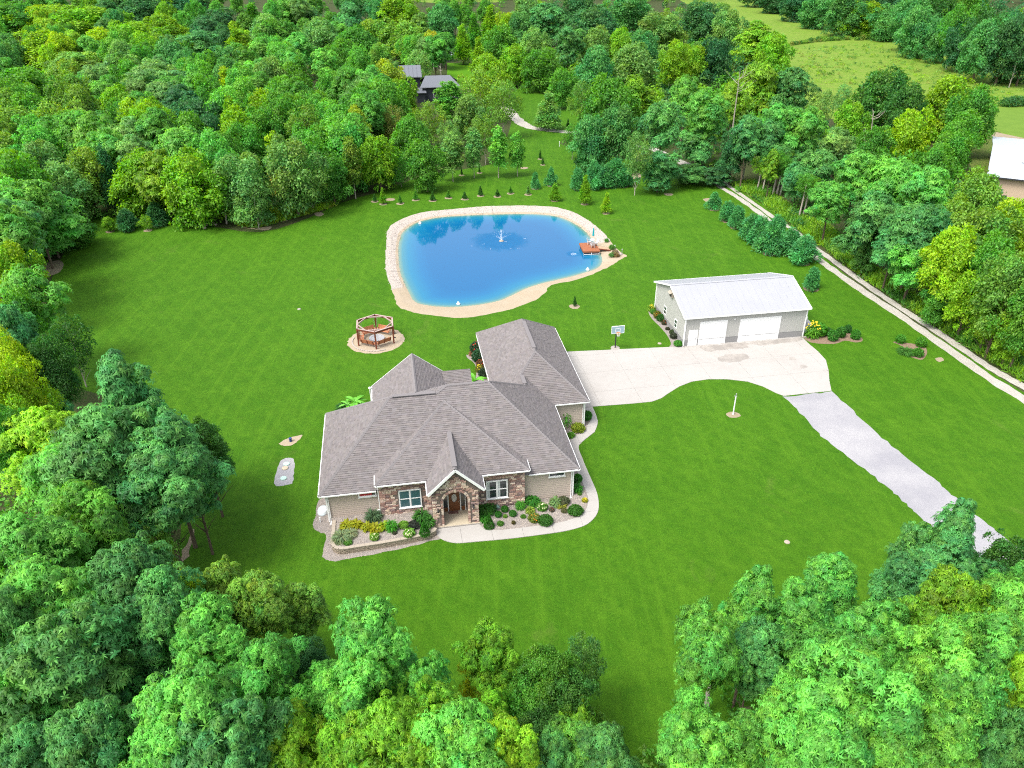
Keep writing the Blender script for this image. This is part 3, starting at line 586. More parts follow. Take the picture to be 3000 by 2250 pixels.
def zone(x, y):
    """x, y in full picture pixels"""
    if y > 1560 and x < 950: return 'near woods left of the house front'
    if y > 1560 and x < 1850: return 'near woods below the front lawn'
    if y > 1400 and x >= 1850: return 'near woods by the gravel drive'
    if x < 760 and y > 660: return 'woods left of the lawn'
    if x > 2330 and y > 440 + (x - 2330) * .1: return 'woods right of the lane'
    if x > 2050 and y < 200 and y < (x - 2080) * .24: return 'belt beyond the meadow'
    if x > 2380 and y > 200: return 'trees before the farm building'
    if x > 1690 and y > 300: return 'woods where the lane bends'
    if x > 1690: return 'woods left of the meadow'
    if x > 1250 and y < 290: return 'woods behind the neighbour house'
    if x > 1020 and y > 290: return 'edge behind the sapling row'
    if x > 1000: return 'woods left of the neighbour house'
    if y > 430: return 'back left lawn edge'
    if x < 480: return 'upper left corner woods'
    return 'woods behind the left lawn'
TREES = []   # (x, y, z-space position, height, radius, species, colour, px, py)
rg = random.Random(77)
CH = {'M': lambda R, h: min(max(2.9 * R, .7 * h), .97 * h), 'L': lambda R, h: min(max(2.15 * R, .55 * h), .84 * h), 'K': lambda R, h: min(max(2.6 * R, .6 * h), .88 * h), 'C': lambda R, h: .92 * h,
      'P': lambda R, h: .78 * h, 'N': lambda R, h: .95 * h, 'S': lambda R, h: min(max(2.2 * R, .7 * h), .93 * h)}
LANEZ = GL('R', [(-300, 1100), (140, 1090), (260, 1170), (520, 1325), (760, 1500)]) + GL('8', [(760, 165), (1020, 365), (1220, 510), (1420, 645), (1620, 775), (1820, 905), (2020, 1035), (2260, 1180), (2700, 1400), (2700, 1700), (1000, 1200), (-300, 400)])
def crown_h(sp, R, h, Y):
    if sp in 'LM' and 1250 < Y < 1620: return min(max(2.1 * R, .55 * h), .88 * h)
    if sp in 'LM' and Y > 1250: return min(max(1.55 * R, .45 * h), .8 * h)
    if sp == 'K' and Y > 1250: return min(max(2.0 * R, .5 * h), .8 * h)
    return CH[sp](R, h)
def tree(k, x, y, hw, h, sp, col):
    X, Y = px(k, x, y); zc = h * .62
    if Y > 1250: hw *= 1.22
    for _ in range(12):
        for _ in range(3):
            c = gp(X, Y, zc); R = hw / ZO[k][2] * dist(c[0], c[1], zc) / FPX * 1.1; zc = h - .5 * crown_h(sp, R, h, Y)
        if k in '8R' and inside(c, LANEZ) and h > 4: h *= .93
        elif k == 'A' and inside(c, LAWN) and h > 5: h *= .92
        else: break
    TREES.append([c[0], c[1], h, R, sp, col, X, Y])
for k, lst in {
 'A': [(260,330,170,15,'M','lime'),(320,130,160,15,'M','lime'),(560,140,180,15,'M','bright'),(650,310,110,14,'M','lime'),(850,260,150,15,'M','bright'),(1060,200,120,15,'M','bright'),(1010,580,210,15,'L','sage'),
       (480,460,160,14,'L','olive'),(780,480,140,14,'L','sage'),(170,620,180,15,'M','green'),(480,640,110,14,'M','olive'),(380,850,170,14,'S','olive'),(120,900,190,14,'M','olive'),(60,760,130,14,'M','olive'),(770,720,120,13,'M','bright'),
       (990,770,90,13,'M','bright'),(1040,890,130,14,'M','bright'),(1260,830,150,14,'M','dteal'),(1380,900,100,13,'M','dteal'),(1180,700,120,13,'L','dteal'),(1470,560,80,13,'C','lime'),(1510,800,80,15,'C','bright'),(1540,300,90,16,'C','bright'),
       (930,1180,160,12,'M','bright'),(1270,1210,170,13,'M','bright'),(1440,1170,75,11,'M','green'),(700,1130,70,13,'C','dteal'),(420,1240,140,12,'M','sage'),(300,1420,200,14,'L','fresh'),(100,1480,150,14,'L','teal'),(440,1500,120,13,'M','green'),
       (60,1180,130,14,'M','bright'),(560,1130,110,13,'M','olive'),(1740,790,140,14,'M','bright'),(1980,820,120,14,'S','olive'),(2040,1010,150,13,'M','green'),(1850,1180,90,7,'S','rust'),(2010,1220,80,7,'S','sage'),(1640,1270,90,9,'S','sage'),(1780,980,45,11,'P','lime'),
       (1280,330,160,15,'L','teal'),(1900,90,150,16,'M','sage'),(1740,220,110,16,'M','sage'),(2080,260,120,16,'M','sage'),(1950,500,70,14,'C','green'),(1780,530,80,9,'M','sage'),(1420,180,130,16,'M','dteal'),(1180,60,150,16,'M','dteal'),(700,40,150,16,'L','teal'),
       (100,120,150,16,'M','green'),(940,80,120,17,'M','dteal'),(60,350,90,15,'M','teal'),(1640,120,90,17,'C','green'),(620,560,110,14,'L','sage'),(1480,440,90,14,'M','teal'),(1600,960,110,12,'M','green'),(2150,1150,90,10,'M','green'),(1340,470,90,13,'M','green'),(880,1000,100,13,'L','sage'),
       (1480,1000,70,12,'M','green'),(2150,600,90,13,'M','green'),(1900,640,100,11,'M','green'),(520,960,70,13,'S','sage'),(640,830,80,13,'L','teal'),(1140,420,110,15,'M','teal')],
 'T': [(240,250,110,16,'M','olive'),(90,310,130,16,'M','green'),(430,270,130,16,'M','olive'),(590,290,55,13,'M','gold'),(370,80,110,17,'M','bright'),(650,150,100,17,'M','teal'),(785,270,62,15,'C','bright'),(970,140,70,17,'C','bright'),(1060,170,55,16,'M','lime'),(1150,210,90,16,'M','teal'),
       (1330,140,120,17,'L','teal'),(1530,80,110,18,'M','dteal'),(1640,190,150,18,'M','dteal'),(1850,90,130,18,'M','teal'),(2060,220,140,17,'M','sage'),(2170,400,80,16,'M','bright'),(1800,310,80,16,'M','bright'),(1650,330,100,16,'M','sage'),(1880,450,150,16,'M','sage'),(1650,480,110,16,'M','teal'),
       (1290,450,110,13,'M','green'),(1130,420,90,13,'M','bright'),(1020,300,90,15,'M','green'),(890,340,48,13,'C','bright'),(300,560,105,14,'M','gold'),(400,650,90,12,'M','bright'),(120,640,90,14,'S','sage'),(950,500,110,14,'M','lime'),(900,600,130,14,'S','olive'),(1050,650,100,14,'S','olive'),(690,640,85,12,'P','fresh'),
       (1340,700,80,10,'C','sage'),(1560,640,70,13,'S','olive'),(1740,700,140,15,'M','green'),(1900,640,140,15,'K','bright'),(100,840,80,13,'M','gold'),(65,1040,60,12,'P','olive'),(240,1040,105,11,'M','bright'),(545,1060,95,10,'M','green'),(440,900,100,12,'M','green'),(715,980,72,10,'P','sage'),(855,950,50,10.5,'P','sage'),
       (1015,940,58,11,'P','fresh'),(1140,960,46,9.5,'P','fresh'),(340,800,70,12,'S','rust'),(1620,930,120,12,'M','teal'),(1800,850,110,14,'M','teal'),(2080,800,110,16,'L','teal'),(2060,1090,115,8,'L','teal'),(1920,1000,80,12,'S','sage'),(560,780,90,12,'S','olive'),(60,560,90,14,'M','green'),(830,760,90,12,'M','sage'),
       (930,850,80,11,'S','olive'),(380,1080,80,7,'S','green'),(1960,330,80,16,'M','teal'),(500,430,90,12,'S','sage'),(1430,560,70,11,'M','green'),(1200,90,80,17,'M','sage'),(860,200,60,17,'C','green'),(240,60,90,18,'M','teal'),(60,120,80,18,'L','teal'),(1470,280,90,17,'L','teal'),(1240,310,80,15,'M','sage'),(700,880,60,9,'S','sage'),(1500,880,50,8,'S','green')],
 'R': [(480,260,140,17,'K','bright'),(590,360,100,15,'M','bright'),(120,150,120,18,'M','dteal'),(290,190,90,17,'M','sage'),(60,420,80,14,'M','bright'),(210,390,90,16,'M','dteal'),(150,720,120,16,'L','fresh'),(480,580,140,16,'L','bright'),(710,580,110,15,'L','teal'),(620,820,120,15,'L','fresh'),(800,830,110,15,'L','fresh'),
       (100,930,110,14,'L','teal'),(750,1150,95,9,'L','teal'),(580,1050,55,10,'K','bright'),(1300,640,150,15,'M','deep'),(1470,900,130,13,'M','lime'),(1720,700,140,15,'M','bright'),(1880,760,120,15,'M','green'),(1800,900,110,13,'M','green'),(1720,1020,110,12,'M','green'),(1130,1130,130,14,'L','fresh'),(1350,1180,150,14,'L','fresh'),(1560,1250,150,14,'L','fresh'),
       (1900,1330,140,13,'M','olive'),(2120,1500,140,13,'M','lime'),(960,1290,110,12,'L','fresh'),(1250,1420,150,13,'L','teal'),(1520,1480,150,13,'L','teal'),(1750,1500,130,13,'M','olive'),(1040,630,55,10,'S','sage'),(900,690,80,11,'S','sage'),(1080,800,90,12,'M','bright'),(1000,960,110,12,'L','sage'),(420,880,90,14,'L','teal'),(330,980,80,12,'M','dteal'),(560,900,80,13,'L','teal'),
       (880,1080,100,11,'L','teal'),(1620,1120,110,12,'M','green'),(2180,1180,60,8,'S','dteal'),(1450,720,110,14,'M','deep'),(330,650,80,15,'L','bright'),(20,620,90,16,'L','fresh'),(1240,960,90,11,'M','green'),(60,1120,110,8,'L','teal'),(230,1130,80,7,'L','dteal'),(640,1000,70,9,'L','teal')],
 '8': [(1180,180,120,11,'L','teal'),(1370,260,110,11,'L','teal'),(1500,370,130,12,'L','fresh'),(1730,350,150,13,'M','lime'),(1960,260,160,13,'M','olive'),(2110,560,150,13,'M','olive'),(1860,600,120,12,'M','lime'),(1680,620,90,9,'M','green'),(2140,840,100,10,'M','bright'),(1990,750,90,9,'M','bright'),(2000,430,130,13,'M','green'),(1560,180,150,13,'L','teal'),(2250,700,130,13,'M','green'),(1180,330,60,6,'M','deep')],
 'L': [(90,230,120,13,'M','lime'),(200,370,150,13,'L','fresh'),(80,620,130,13,'L','teal'),(460,660,120,9,'S','deep'),(330,860,130,11,'M','deep'),(60,860,130,13,'M','lime'),(120,1050,150,13,'M','lime'),(300,1330,170,12,'L','lime'),(820,1060,210,17,'K','teal'),(700,1400,230,15,'L','teal'),(1080,1350,200,14,'L','teal'),(1000,1560,220,13,'L','teal'),(1330,1360,110,10,'M','deep'),(1240,1540,130,11,'L','teal'),
       (430,1600,180,13,'L','fresh'),(380,1100,70,7,'L','teal'),(60,1300,110,12,'M','green'),(150,560,100,12,'M','green')],
 'BL': [(560,90,180,13,'L','green'),(180,280,200,14,'L','fresh'),(480,330,120,9,'S','olive'),(880,480,190,15,'L','teal'),(300,620,210,15,'L','fresh'),(1080,640,160,14,'L','teal'),(400,1000,270,15,'L','teal'),(870,900,150,12,'L','teal'),(980,220,100,8,'S','olive'),(1460,510,110,11,'L','olive'),(1690,590,120,11,'L','olive'),(1960,620,95,9,'L','olive'),(1330,830,180,13,'L','fresh'),
        (1720,1020,140,11,'L','fresh'),(1260,1300,220,14,'L','fresh'),(620,1530,200,13,'L','teal'),(1500,1480,220,13,'L','teal'),(80,1350,170,13,'L','fresh'),(60,800,150,15,'L','teal'),(760,1230,130,10,'L','teal'),(1640,1300,110,9,'L','fresh'),(1240,540,90,9,'M','lime'),(1050,1620,170,12,'L','fresh'),(250,1600,170,12,'L','teal'),(1580,730,90,6,'S','gold'),(2000,960,80,7,'M','dteal'),(1960,1280,120,8,'L','fresh'),(1900,1500,150,10,'L','bright'),(2080,1120,90,8,'L','fresh'),(1560,1180,100,8,'L','fresh')],
 'BM': [(190,880,180,14,'L','fresh'),(60,1180,150,12,'L','fresh'),(650,1330,140,12,'L','bright'),(300,1480,190,12,'L','bright'),(760,1520,190,12,'L','fresh'),(970,920,120,11,'L','bright'),(560,1150,120,11,'L','fresh'),(900,1080,90,9,'S','gold'),(1330,1060,120,10,'M','green'),(1450,1220,130,9,'M','deep'),(1230,1210,110,8,'M','green'),(1510,1400,130,8,'L','bright'),(1560,1560,140,9,'L','fresh'),(1570,1000,90,8,'S','sage'),(980,1330,90,9,'L','bright'),(1700,1600,140,10,'L','teal'),
        (1370,1600,90,10,'L','teal'),(1640,1420,90,5,'S','olive'),(1180,1400,120,8,'S','green'),(1080,1560,130,11,'L','bright'),(520,1580,140,11,'L','bright'),(100,1560,150,11,'L','bright'),(1280,1440,120,8,'M','deep')],
 'BR': [(1560,310,110,13,'K','teal'),(1330,420,100,10,'L','teal'),(1470,560,150,12,'L','teal'),(1690,600,90,10,'L','teal'),(850,600,140,11,'K','fresh'),(420,700,120,13,'K','fresh'),(680,820,150,12,'L','fresh'),(130,950,130,13,'L','fresh'),(410,1010,120,11,'L','teal'),(1080,900,150,12,'L','fresh'),(1530,760,140,13,'L','bright'),(1830,820,150,13,'L','fresh'),(1860,500,100,11,'M','deep'),
        (940,1270,230,14,'L','fresh'),(1450,1080,160,14,'L','fresh'),(1620,1280,150,13,'L','fresh'),(1740,1000,140,13,'L','fresh'),(1890,1200,110,12,'L','bright'),(830,1600,200,13,'L','fresh'),(1500,1500,150,12,'L','fresh'),(130,1570,160,12,'L','fresh'),(50,1390,90,11,'L','fresh'),(1880,1560,110,12,'L','teal'),(540,1420,140,12,'L','fresh'),(1180,1480,160,12,'L','fresh'),(1200,660,90,9,'L','teal'),(270,870,70,6,'S','lime'),(1930,680,90,12,'L','fresh')],
}.items():
    for a in lst: tree(k, *a)
# far belt beyond the meadow, in three rows
for row, (dy, h) in enumerate(((-38, 19), (-74, 21), (-115, 23))):
    x = 2150 + row * 37
    while x < 3060:
        yb = np.interp(x, [2170, 2280, 2389, 2497, 2588, 2678, 2769, 2949, 3100], [-5, 34, 61, 79, 97, 131, 147, 183, 215])
        if yb + dy > -60: tree('F', x + rg.uniform(-10, 10), yb + dy + rg.uniform(-5, 5), rg.uniform(38, 50), h * rg.uniform(.8, 1.05), rg.choice('MMSM'), rg.choice(['teal', 'dteal', 'dteal', 'green', 'teal', 'bright' if row == 0 else 'deep']))
        x += rg.uniform(56, 78)
# fill the woods between them
FORESTS = [[(-30,-75),(1440,-75),(1440,60),(1350,130),(1230,210),(1160,300),(1100,420),(950,540),(760,560),(600,560),(480,560),(300,580),(240,620),(120,760),(0,760)],
           [(1440,-75),(2060,-60),(2080,-20),(2120,60),(2250,180),(2330,330),(2250,420),(2060,420),(1830,410),(1760,330),(1650,260),(1500,230),(1380,150)]]
cell = {}
def near_other(c, dmin):
    return any((t[0] - c[0]) ** 2 + (t[1] - c[1]) ** 2 < (dmin + t[3] * .42) ** 2 for t in TREES)
for pg in FORESTS:
    xs = [p[0] for p in pg]; ys = [p[1] for p in pg]; tries = 0
    while tries < 4000 and len(TREES) < 560:
        tries += 1; X, Y = rg.uniform(min(xs), max(xs)), rg.uniform(min(ys), max(ys)) ** 1 if max(ys) else 0
        if not inside((X, Y), pg): continue
        h = rg.uniform(12, 15.5); c = gp(X, Y, h * .62); R = rg.uniform(3.4, 4.8)
        if Y < 60: h *= 1.15
        if near_other(c, R * .5) or inside(c, LAWN) or 1170 < X < 1400 and 170 < Y < 330: continue
        nb_ = min(TREES, key=lambda t: (t[6] - X) ** 2 + (t[7] - Y) ** 2)
        TREES.append([c[0], c[1], h, R, rg.choice([nb_[4] if nb_[4] in 'ML' else 'M', 'M', 'L']), rg.choice([nb_[5] if nb_[5] not in ('rust', 'gold') else 'olive', nb_[5] if nb_[5] not in ('rust', 'gold') else 'sage', 'green', 'fresh']), X, Y])
# only what the frame shows; keep within 300
def in_view(t):
    X, Y = proj(t[0], t[1], t[2] * .62); r = t[3] / dist(t[0], t[1], t[2] * .62) * FPX
    return -r * 1.0 < X < 3000 + r and -r < Y < 2250 + r
TREES = [t for t in TREES if in_view(t) and not (t[6] > 2860 and 385 < t[7] < 560 and t[3] < 6)]
TREES.sort(key=lambda t: -(t[3] / dist(t[0], t[1], 8)))
print('TREES', len(TREES))

LABELS = {}
for t in TREES:
    key = (t[5], t[4], zone(t[6], t[7])); LABELS.setdefault(key, []).append(t)
ORD = ['', 'second ', 'third ', 'fourth ', 'fifth ', 'sixth ', 'seventh ', 'eighth ', 'ninth ', 'tenth ', 'eleventh ', 'twelfth ']
PARTS = {}
for (col, sp, zn), ts in LABELS.items():
    n_ = math.ceil(len(ts) / 5); ts.sort(key=lambda t: t[6])
    for i in range(n_):
        q = '' if n_ == 1 else (['left-hand ', 'right-hand '] if n_ == 2 else ['left-hand ', 'middle ', 'right-hand '] if n_ == 3 else ['far left ', 'mid left ', 'middle ', 'mid right ', 'far right ', 'rightmost '])[i]
        PARTS[(col, sp, q + zn)] = ts[i * len(ts) // n_:(i + 1) * len(ts) // n_]
for (col, sp, zn), ts in PARTS.items():
    ts.sort(key=lambda t: t[0] ** 2 + t[1] ** 2)
    base = f"{CW[col]} {SW_[sp][1]} in the {zn}"
    for i, t in enumerate(ts):
        lab = base if len(ts) == 1 else ('farthest ' if i == len(ts) - 1 else ORD[i] + 'nearest ') + base
        t.append(lab); t.append(f"trees of the {zn}")
def plant_tree(t, name=None):
    x, y, h, R, sp, col, X, Y, lab, grp = t
    D = dist(x, y, h * .6)
    key = sp + ('near' if sp in 'LMKS' and D < 80 else '')
    me, tr, base, Hc, Rc = rg.choice(PROTO[key])
    hc = crown_h(sp, R, h, Y); zb = h - hc; sr_ = R * 1.06 / Rc
    o = thing(name or SW_[sp][0], lab, SW_[sp][2], (x, y, 0), rg.uniform(0, 6.28), grp)
    link('trunk', tr, o, scale=(min(sr_, .9 * h / 14), min(sr_, .9 * h / 14), h / (base + Hc)))
    c = CLR[col]; j = rg.uniform(.86, 1.14); jr = rg.uniform(.9, 1.12)
    link('crown', me, o, loc=(0, 0, zb), scale=(sr_, sr_, hc / Hc), color=(c[0] * j * jr, c[1] * j, c[2] * j / jr))
    return o
for t in TREES: plant_tree(t)
# everything smaller and farther reads as one mass
g = np.random.default_rng(4)
def mass(name, centres, per, ln, wd, cols, label=None, kind='stuff', cat=None, parent=None, group=None):
    Ps, Ls, Ns, Ts = [], [], [], []
    for (x, y, z0, rx, rz), c in zip(centres, cols):
        d = nrm(g.normal(0, 1, (per, 3)) + np.array([0, 0, .6])); s = g.uniform(.6, 1.05, (per, 1))
        Ps.append(np.array([x, y, z0 + rz * .45]) + d * s * np.array([rx, rx, rz * .55])); Ns.append(nrm(d + np.array([0, 0, .5]) + g.normal(0, .4, (per, 3)))); Ls.append(nrm(g.normal(0, 1, (per, 3)) + d * .5))
        tn = np.clip(g.normal(1, .2, (per, 1)), .4, 1.7); Ts.append(tn * np.array(c))
    n_ = len(Ps) * per
    me = leaves_mesh(name, np.concatenate(Ps), np.concatenate(Ls), np.concatenate(Ns), ln * g.uniform(.7, 1.3, n_), wd * g.uniform(.7, 1.3, n_), np.concatenate(Ts))
    o = link(name, me, parent, color=(1, 1, 1), kind=kind, label=label, cat=cat, group=group); return o
cen, cols = [], []
for i in range(420):   # horizon woods beyond the frame
    a = g.uniform(-.95, .95); r = g.uniform(620, 1100); x, y = r * math.sin(a), r * math.cos(a)
    cen.append((x, y, 0, g.uniform(9, 16), g.uniform(14, 20))); cols.append(CLR[rg.choice(['teal', 'dteal', 'deep', 'green'])])
mass('far_woods', cen, 160, 2.0, 1.4, cols)
# undergrowth below the trees
cen, cols = [], []
UG = [[(0,500),(560,640),(470,660),(260,640),(200,720),(120,820),(110,1000),(60,1400),(-60,1400),(-60,500)],
      [(1280,500),(960,590),(760,640),(740,560),(1000,420),(1450,330),(1440,430)], [(1680,420),(1840,460),(2080,520),(2300,640),(2500,800),(2800,980),(3050,1130),(3200,900),(2600,400),(2100,330),(1800,330)],
      [(-50,1350),(540,1480),(520,1650),(700,1800),(880,2000),(950,2250),(850,2600),(-200,2600)], [(880,2050),(1180,2120),(1700,2180),(1800,2250),(1900,2150),(2100,1950),(2500,1800),(2900,1650),(3200,1800),(3200,2700),(850,2700)]]
for pg in UG:
    W_ = [tuple(gp(*p)) for p in pg]; xs = [p[0] for p in W_]; ys = [p[1] for p in W_]; A_ = (max(xs) - min(xs)) * (max(ys) - min(ys))
    for i in range(int(min(900, A_ / 7))):
        p = (rg.uniform(min(xs), max(xs)), rg.uniform(min(ys), max(ys)))
        if inside(p, W_): cen.append((p[0], p[1], 0, rg.uniform(.5, 1.5), rg.uniform(.5, 1.8))); cols.append(CLR[rg.choice(['deep', 'green', 'dteal', 'green', 'olive'])])
mass('undergrowth', cen, 60, .38, .2, cols)
cen, cols = [], []
for pg in FORESTS + [[(2400, 420), (2950, 560), (3050, 900), (2800, 800), (2450, 600), (2200, 480)], [(2150, -50), (2280, 8), (2389, 35), (2497, 52), (2600, 80), (2769, 122), (3000, 190), (3050, 60), (2700, -20), (2400, -60)], [(0, 480), (600, 560), (560, 610), (250, 600), (120, 760), (0, 900)]]:
    c_ = 0
    while c_ < (700 if pg in FORESTS else 130):
        X, Y = rg.uniform(min(p[0] for p in pg), max(p[0] for p in pg)), rg.uniform(-80, max(p[1] for p in pg))
        if not inside((X, Y), pg): continue
        c_ += 1; p = gp(X, Y); q = proj(p[0], p[1], 4)
        if inside(p, LAWN) or X > 2760 and 380 < Y < 640 or 1170 < X < 1400 and 175 < Y < 340 or 1120 < X < 1450 and 330 < Y < 420: continue
        cen.append((p[0], p[1], 0, rg.uniform(1.4, 3.2), rg.uniform(2.5, 6.5))); cols.append(CLR[rg.choice(['green', 'green', 'teal', 'bright', 'olive', 'dteal', 'sage'])])
mass('understory', cen, 110, .95, .55, cols)
# tall weeds on the lane verge and the weedy edge
def weeds(name, poly, n_, h0, h1, cset):
    xs = [p[0] for p in poly]; ys = [p[1] for p in poly]; P = []
    while len(P) < n_:
        p = (rg.uniform(min(xs), max(xs)), rg.uniform(min(ys), max(ys)))
        if inside(p, poly): P.append((p[0] + g.normal(0, .2), p[1] + g.normal(0, .2), 0))
    P = np.array(P); m_ = len(P)
    nz = (np.sin(P[:, 0] * .9 + 1.3) + np.sin(P[:, 1] * .7) + np.sin((P[:, 0] + P[:, 1]) * .33)) / 3
    Lx = nrm(g.normal(0, .45, P.shape) + np.array([0, 0, 1.])); N = nrm(g.normal(0, 1, P.shape) + np.array([0, -.5, .2]))
    ci = np.clip(((nz + 1) / 2 * len(cset) + g.normal(0, .9, m_)).astype(int), 0, len(cset) - 1)
    me = leaves_mesh(name, P, Lx, N, g.uniform(h0, h1, m_) * (1 + .35 * nz), .16 * g.uniform(.7, 1.4, m_), np.array([CLR[c] for c in cset])[ci] * g.uniform(.7, 1.25, (m_, 1)), droop=.35)
    link(name, me, color=(1, 1, 1), kind='stuff')
weeds('tall_weeds', VERGE, 26000, .35, 1.1, ['deep', 'green', 'olive', 'lime', 'bright', 'olive', 'green'])
weeds('tall_weeds', smoothpoly(WEEDP, 2), 9000, .4, 1.2, ['green', 'lime', 'gold', 'olive', 'lime'])

# ------------------------------------------------------------------ house
house = thing('house', 'tan sided house with grey shingle hip roofs and stone arched porch', 'house', (HO[0], HO[1], 0), TH)
SL = .794; ZE = 3.2
A = (-.53, -.08, ZE); B = (21.9, -.08, ZE); C = (-.53, 12.92, ZE); Lp = (5.97, 6.42, 8.36); Kp = (10.1, 6.42, 8.36); K2 = (11.1, 6.95, 8.782); Rp = (14.87, 6.95, 8.782)
J2 = (19.035, 11.115, 5.475); J = (19.035, 13.535, 5.475); Vv = (21.9, 10.67, ZE); Wv = (21.455, 11.115, 3.553); GFr = (25.5, 10.67, ZE); GPk = (20.835, 15.335, 6.904); BPk = (20.835, 22.935, 6.904); GRr = (25.5, 27.6, ZE); GLl = (16.17, 27.6, ZE)
X0 = (16.17, 13.98, ZE); Yh = (19.5, 13.98, 5.83); Q = (9.6, 8.45, 7.57)
bL, bR, bP = (4.22, -.58, 4.05), (17.34, -.58, 4.05), (10.73, 5.8, 7.86); bLb, bRb = (4.22, .99, 4.05), (17.34, .99, 4.05)
pL, pR, pA, pB = (8.47, -2.38, 3.95), (13.2, -2.38, 3.95), (10.84, -2.38, 6.28), (10.84, 3.3, 6.28); pLb, pRb = (8.47, -.3, 3.95), (13.2, -.3, 3.95)
wA, wP, wPb = (4.0, 17.5, 3.2), (8.35, 17.5, 6.6), (8.35, 9.8, 6.6); wR = (12.7, 17.5, 3.2)
FACES = [[A, (10.1, -.08, ZE), Kp, Lp], [(10.1, -.08, ZE), B, Rp, K2, Kp], [C, A, Lp], [B, Vv, Wv, J2, Rp], [Wv, J, J2], [Vv, GFr, GPk, J], [GFr, GRr, BPk, GPk],
         [X0, Yh, GPk, BPk, GLl], [X0, J, Yh], [X0, J2, J], [GRr, GLl, BPk], [bL, bR, bP], [bR, bRb, bP], [bLb, bL, bP], [pL, pA, pB, (8.47, -.3, 3.95)], [pR, (13.2, -.3, 3.95), pB, pA],
         [wA, (4.0, 12.0, 3.2), wPb, wP], [wR, wP, wPb, (12.7, 12.0, 3.2)], [Kp, K2, Q]]
# hidden rear slopes close the roof
REAR = [[C, Lp, Kp, Q, (12.5, 12.92, ZE), ], [Q, K2, Rp, J2, X0, (12.5, 12.92, ZE)]]
def clip(poly, cp):
    out = poly
    for i in range(len(cp)):
        a, b_ = cp[i], cp[(i + 1) % len(cp)]; inp, out = out, []
        def sd(p): return (b_[0] - a[0]) * (p[1] - a[1]) - (b_[1] - a[1]) * (p[0] - a[0])
        for j in range(len(inp)):
            p, q = inp[j], inp[(j + 1) % len(inp)]; sp_, sq = sd(p), sd(q)
            if sp_ >= 0: out.append(p)
            if (sp_ >= 0) != (sq >= 0): t = sp_ / (sp_ - sq); out.append((p[0] + (q[0] - p[0]) * t, p[1] + (q[1] - p[1]) * t))
        if not out: return []
    return out
def shingle_face(mb, poly, course=.19, tab=.38, lift=.036, rs=None):
    P = [np.array(p) for p in poly]; nn = np.cross(P[1] - P[0], P[2] - P[0]); nn /= np.linalg.norm(nn)
    if nn[2] < 0: nn = -nn; P = P[::-1]
    ex = np.cross([0, 0, 1.], nn); ex /= np.linalg.norm(ex); ey = np.cross(nn, ex); o = min(P, key=lambda p: p[2])
    q = [(float((p - o) @ ex), float((p - o) @ ey)) for p in P]
    if sum(q[i][0] * q[(i + 1) % len(q)][1] - q[(i + 1) % len(q)][0] * q[i][1] for i in range(len(q))) < 0: q = q[::-1]
    x0, x1, y1 = min(a[0] for a in q), max(a[0] for a in q), max(a[1] for a in q)
    y = 0; row = 0
    while y < y1:
        x = x0 - rs.uniform(0, tab)
        while x < x1:
            wd = tab * rs.uniform(.55, 1.35); c = clip([(x, y), (x + wd, y), (x + wd, y + course), (x, y + course)], q)
            if len(c) >= 3:
                tn = rs.choice([.88, .95, 1, 1, 1.05, 1.12]) * rs.uniform(.96, 1.04); tn = (tn * rs.uniform(.99, 1.03), tn, tn * rs.uniform(.98, 1.04))
                lf = lift * rs.choice([.55, 1, 1]); vs_ = []
                for a in c: vs_.append(o + ex * a[0] + ey * a[1] + nn * (.006 + lf * (1 - (a[1] - y) / course)))
                mb.add(vs_, [tuple(range(len(c)))], 0, tn)
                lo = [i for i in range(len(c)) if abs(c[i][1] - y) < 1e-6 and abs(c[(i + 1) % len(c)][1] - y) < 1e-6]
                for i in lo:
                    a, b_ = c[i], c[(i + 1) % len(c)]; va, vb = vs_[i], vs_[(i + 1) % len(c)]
                    mb.add([o + ex * a[0] + ey * a[1], o + ex * b_[0] + ey * b_[1], vb, va], [(0, 1, 2, 3)], 0, (.36, .36, .36))  # butt face toned dark to paint the shadow line below each tab
            x += wd
        y += course; row += 1
rs = random.Random(3)
roof = MB()
for f in [[(p[0], p[1], p[2] - .025) for p in q] for q in FACES] + REAR: roof.add(f, [tuple(range(len(f)))] if len(f) <= 4 else [(0, i, i + 1) for i in range(1, len(f) - 1)])
roofo = roof.build('roof', M_SHING if False else M_CAP, house)
for f in FACES:
    mb = MB(); shingle_face(mb, f, rs=rs); mb.build('shingles', M_SHING, roofo, kind='stuff')
def cap_line(a, b_, wd=.16, name='ridge_cap', lift=.03, seg=.28):
    a, b_ = Vector(a), Vector(b_); d = (b_ - a); n_ = max(2, int(d.length / seg)); d.normalize(); s = d.cross(Vector((0, 0, 1))).normalized(); mb = MB()
    sag = wd * .55
    for i in range(n_):
        p, q = a.lerp(b_, i / n_), a.lerp(b_, (i + 1.08) / n_); l0, l1 = lift + .025, lift
        if d.z < 0: pass
        mb.add([p - s * wd + Vector((0, 0, l0 - sag)), p + Vector((0, 0, l0 + .02)), p + s * wd + Vector((0, 0, l0 - sag)), q - s * wd + Vector((0, 0, l1 - sag)), q + Vector((0, 0, l1 + .02)), q + s * wd + Vector((0, 0, l1 - sag))],
               [(0, 1, 4, 3), (1, 2, 5, 4), (0, 2, 1)])
    mb.build(name, M_CAP, roofo)
for a, b_ in ((A, Lp), (B, Rp), (C, Lp), (Lp, Kp), (Kp, K2), (K2, Rp), (Rp, J2), (GFr, GPk), (J, GPk), (GPk, BPk), (GRr, BPk), (GLl, BPk), (bL, bP), (bR, bP), (wP, wPb), (K2, Q), (J2, J), (pA, pB)): cap_line(a, b_)
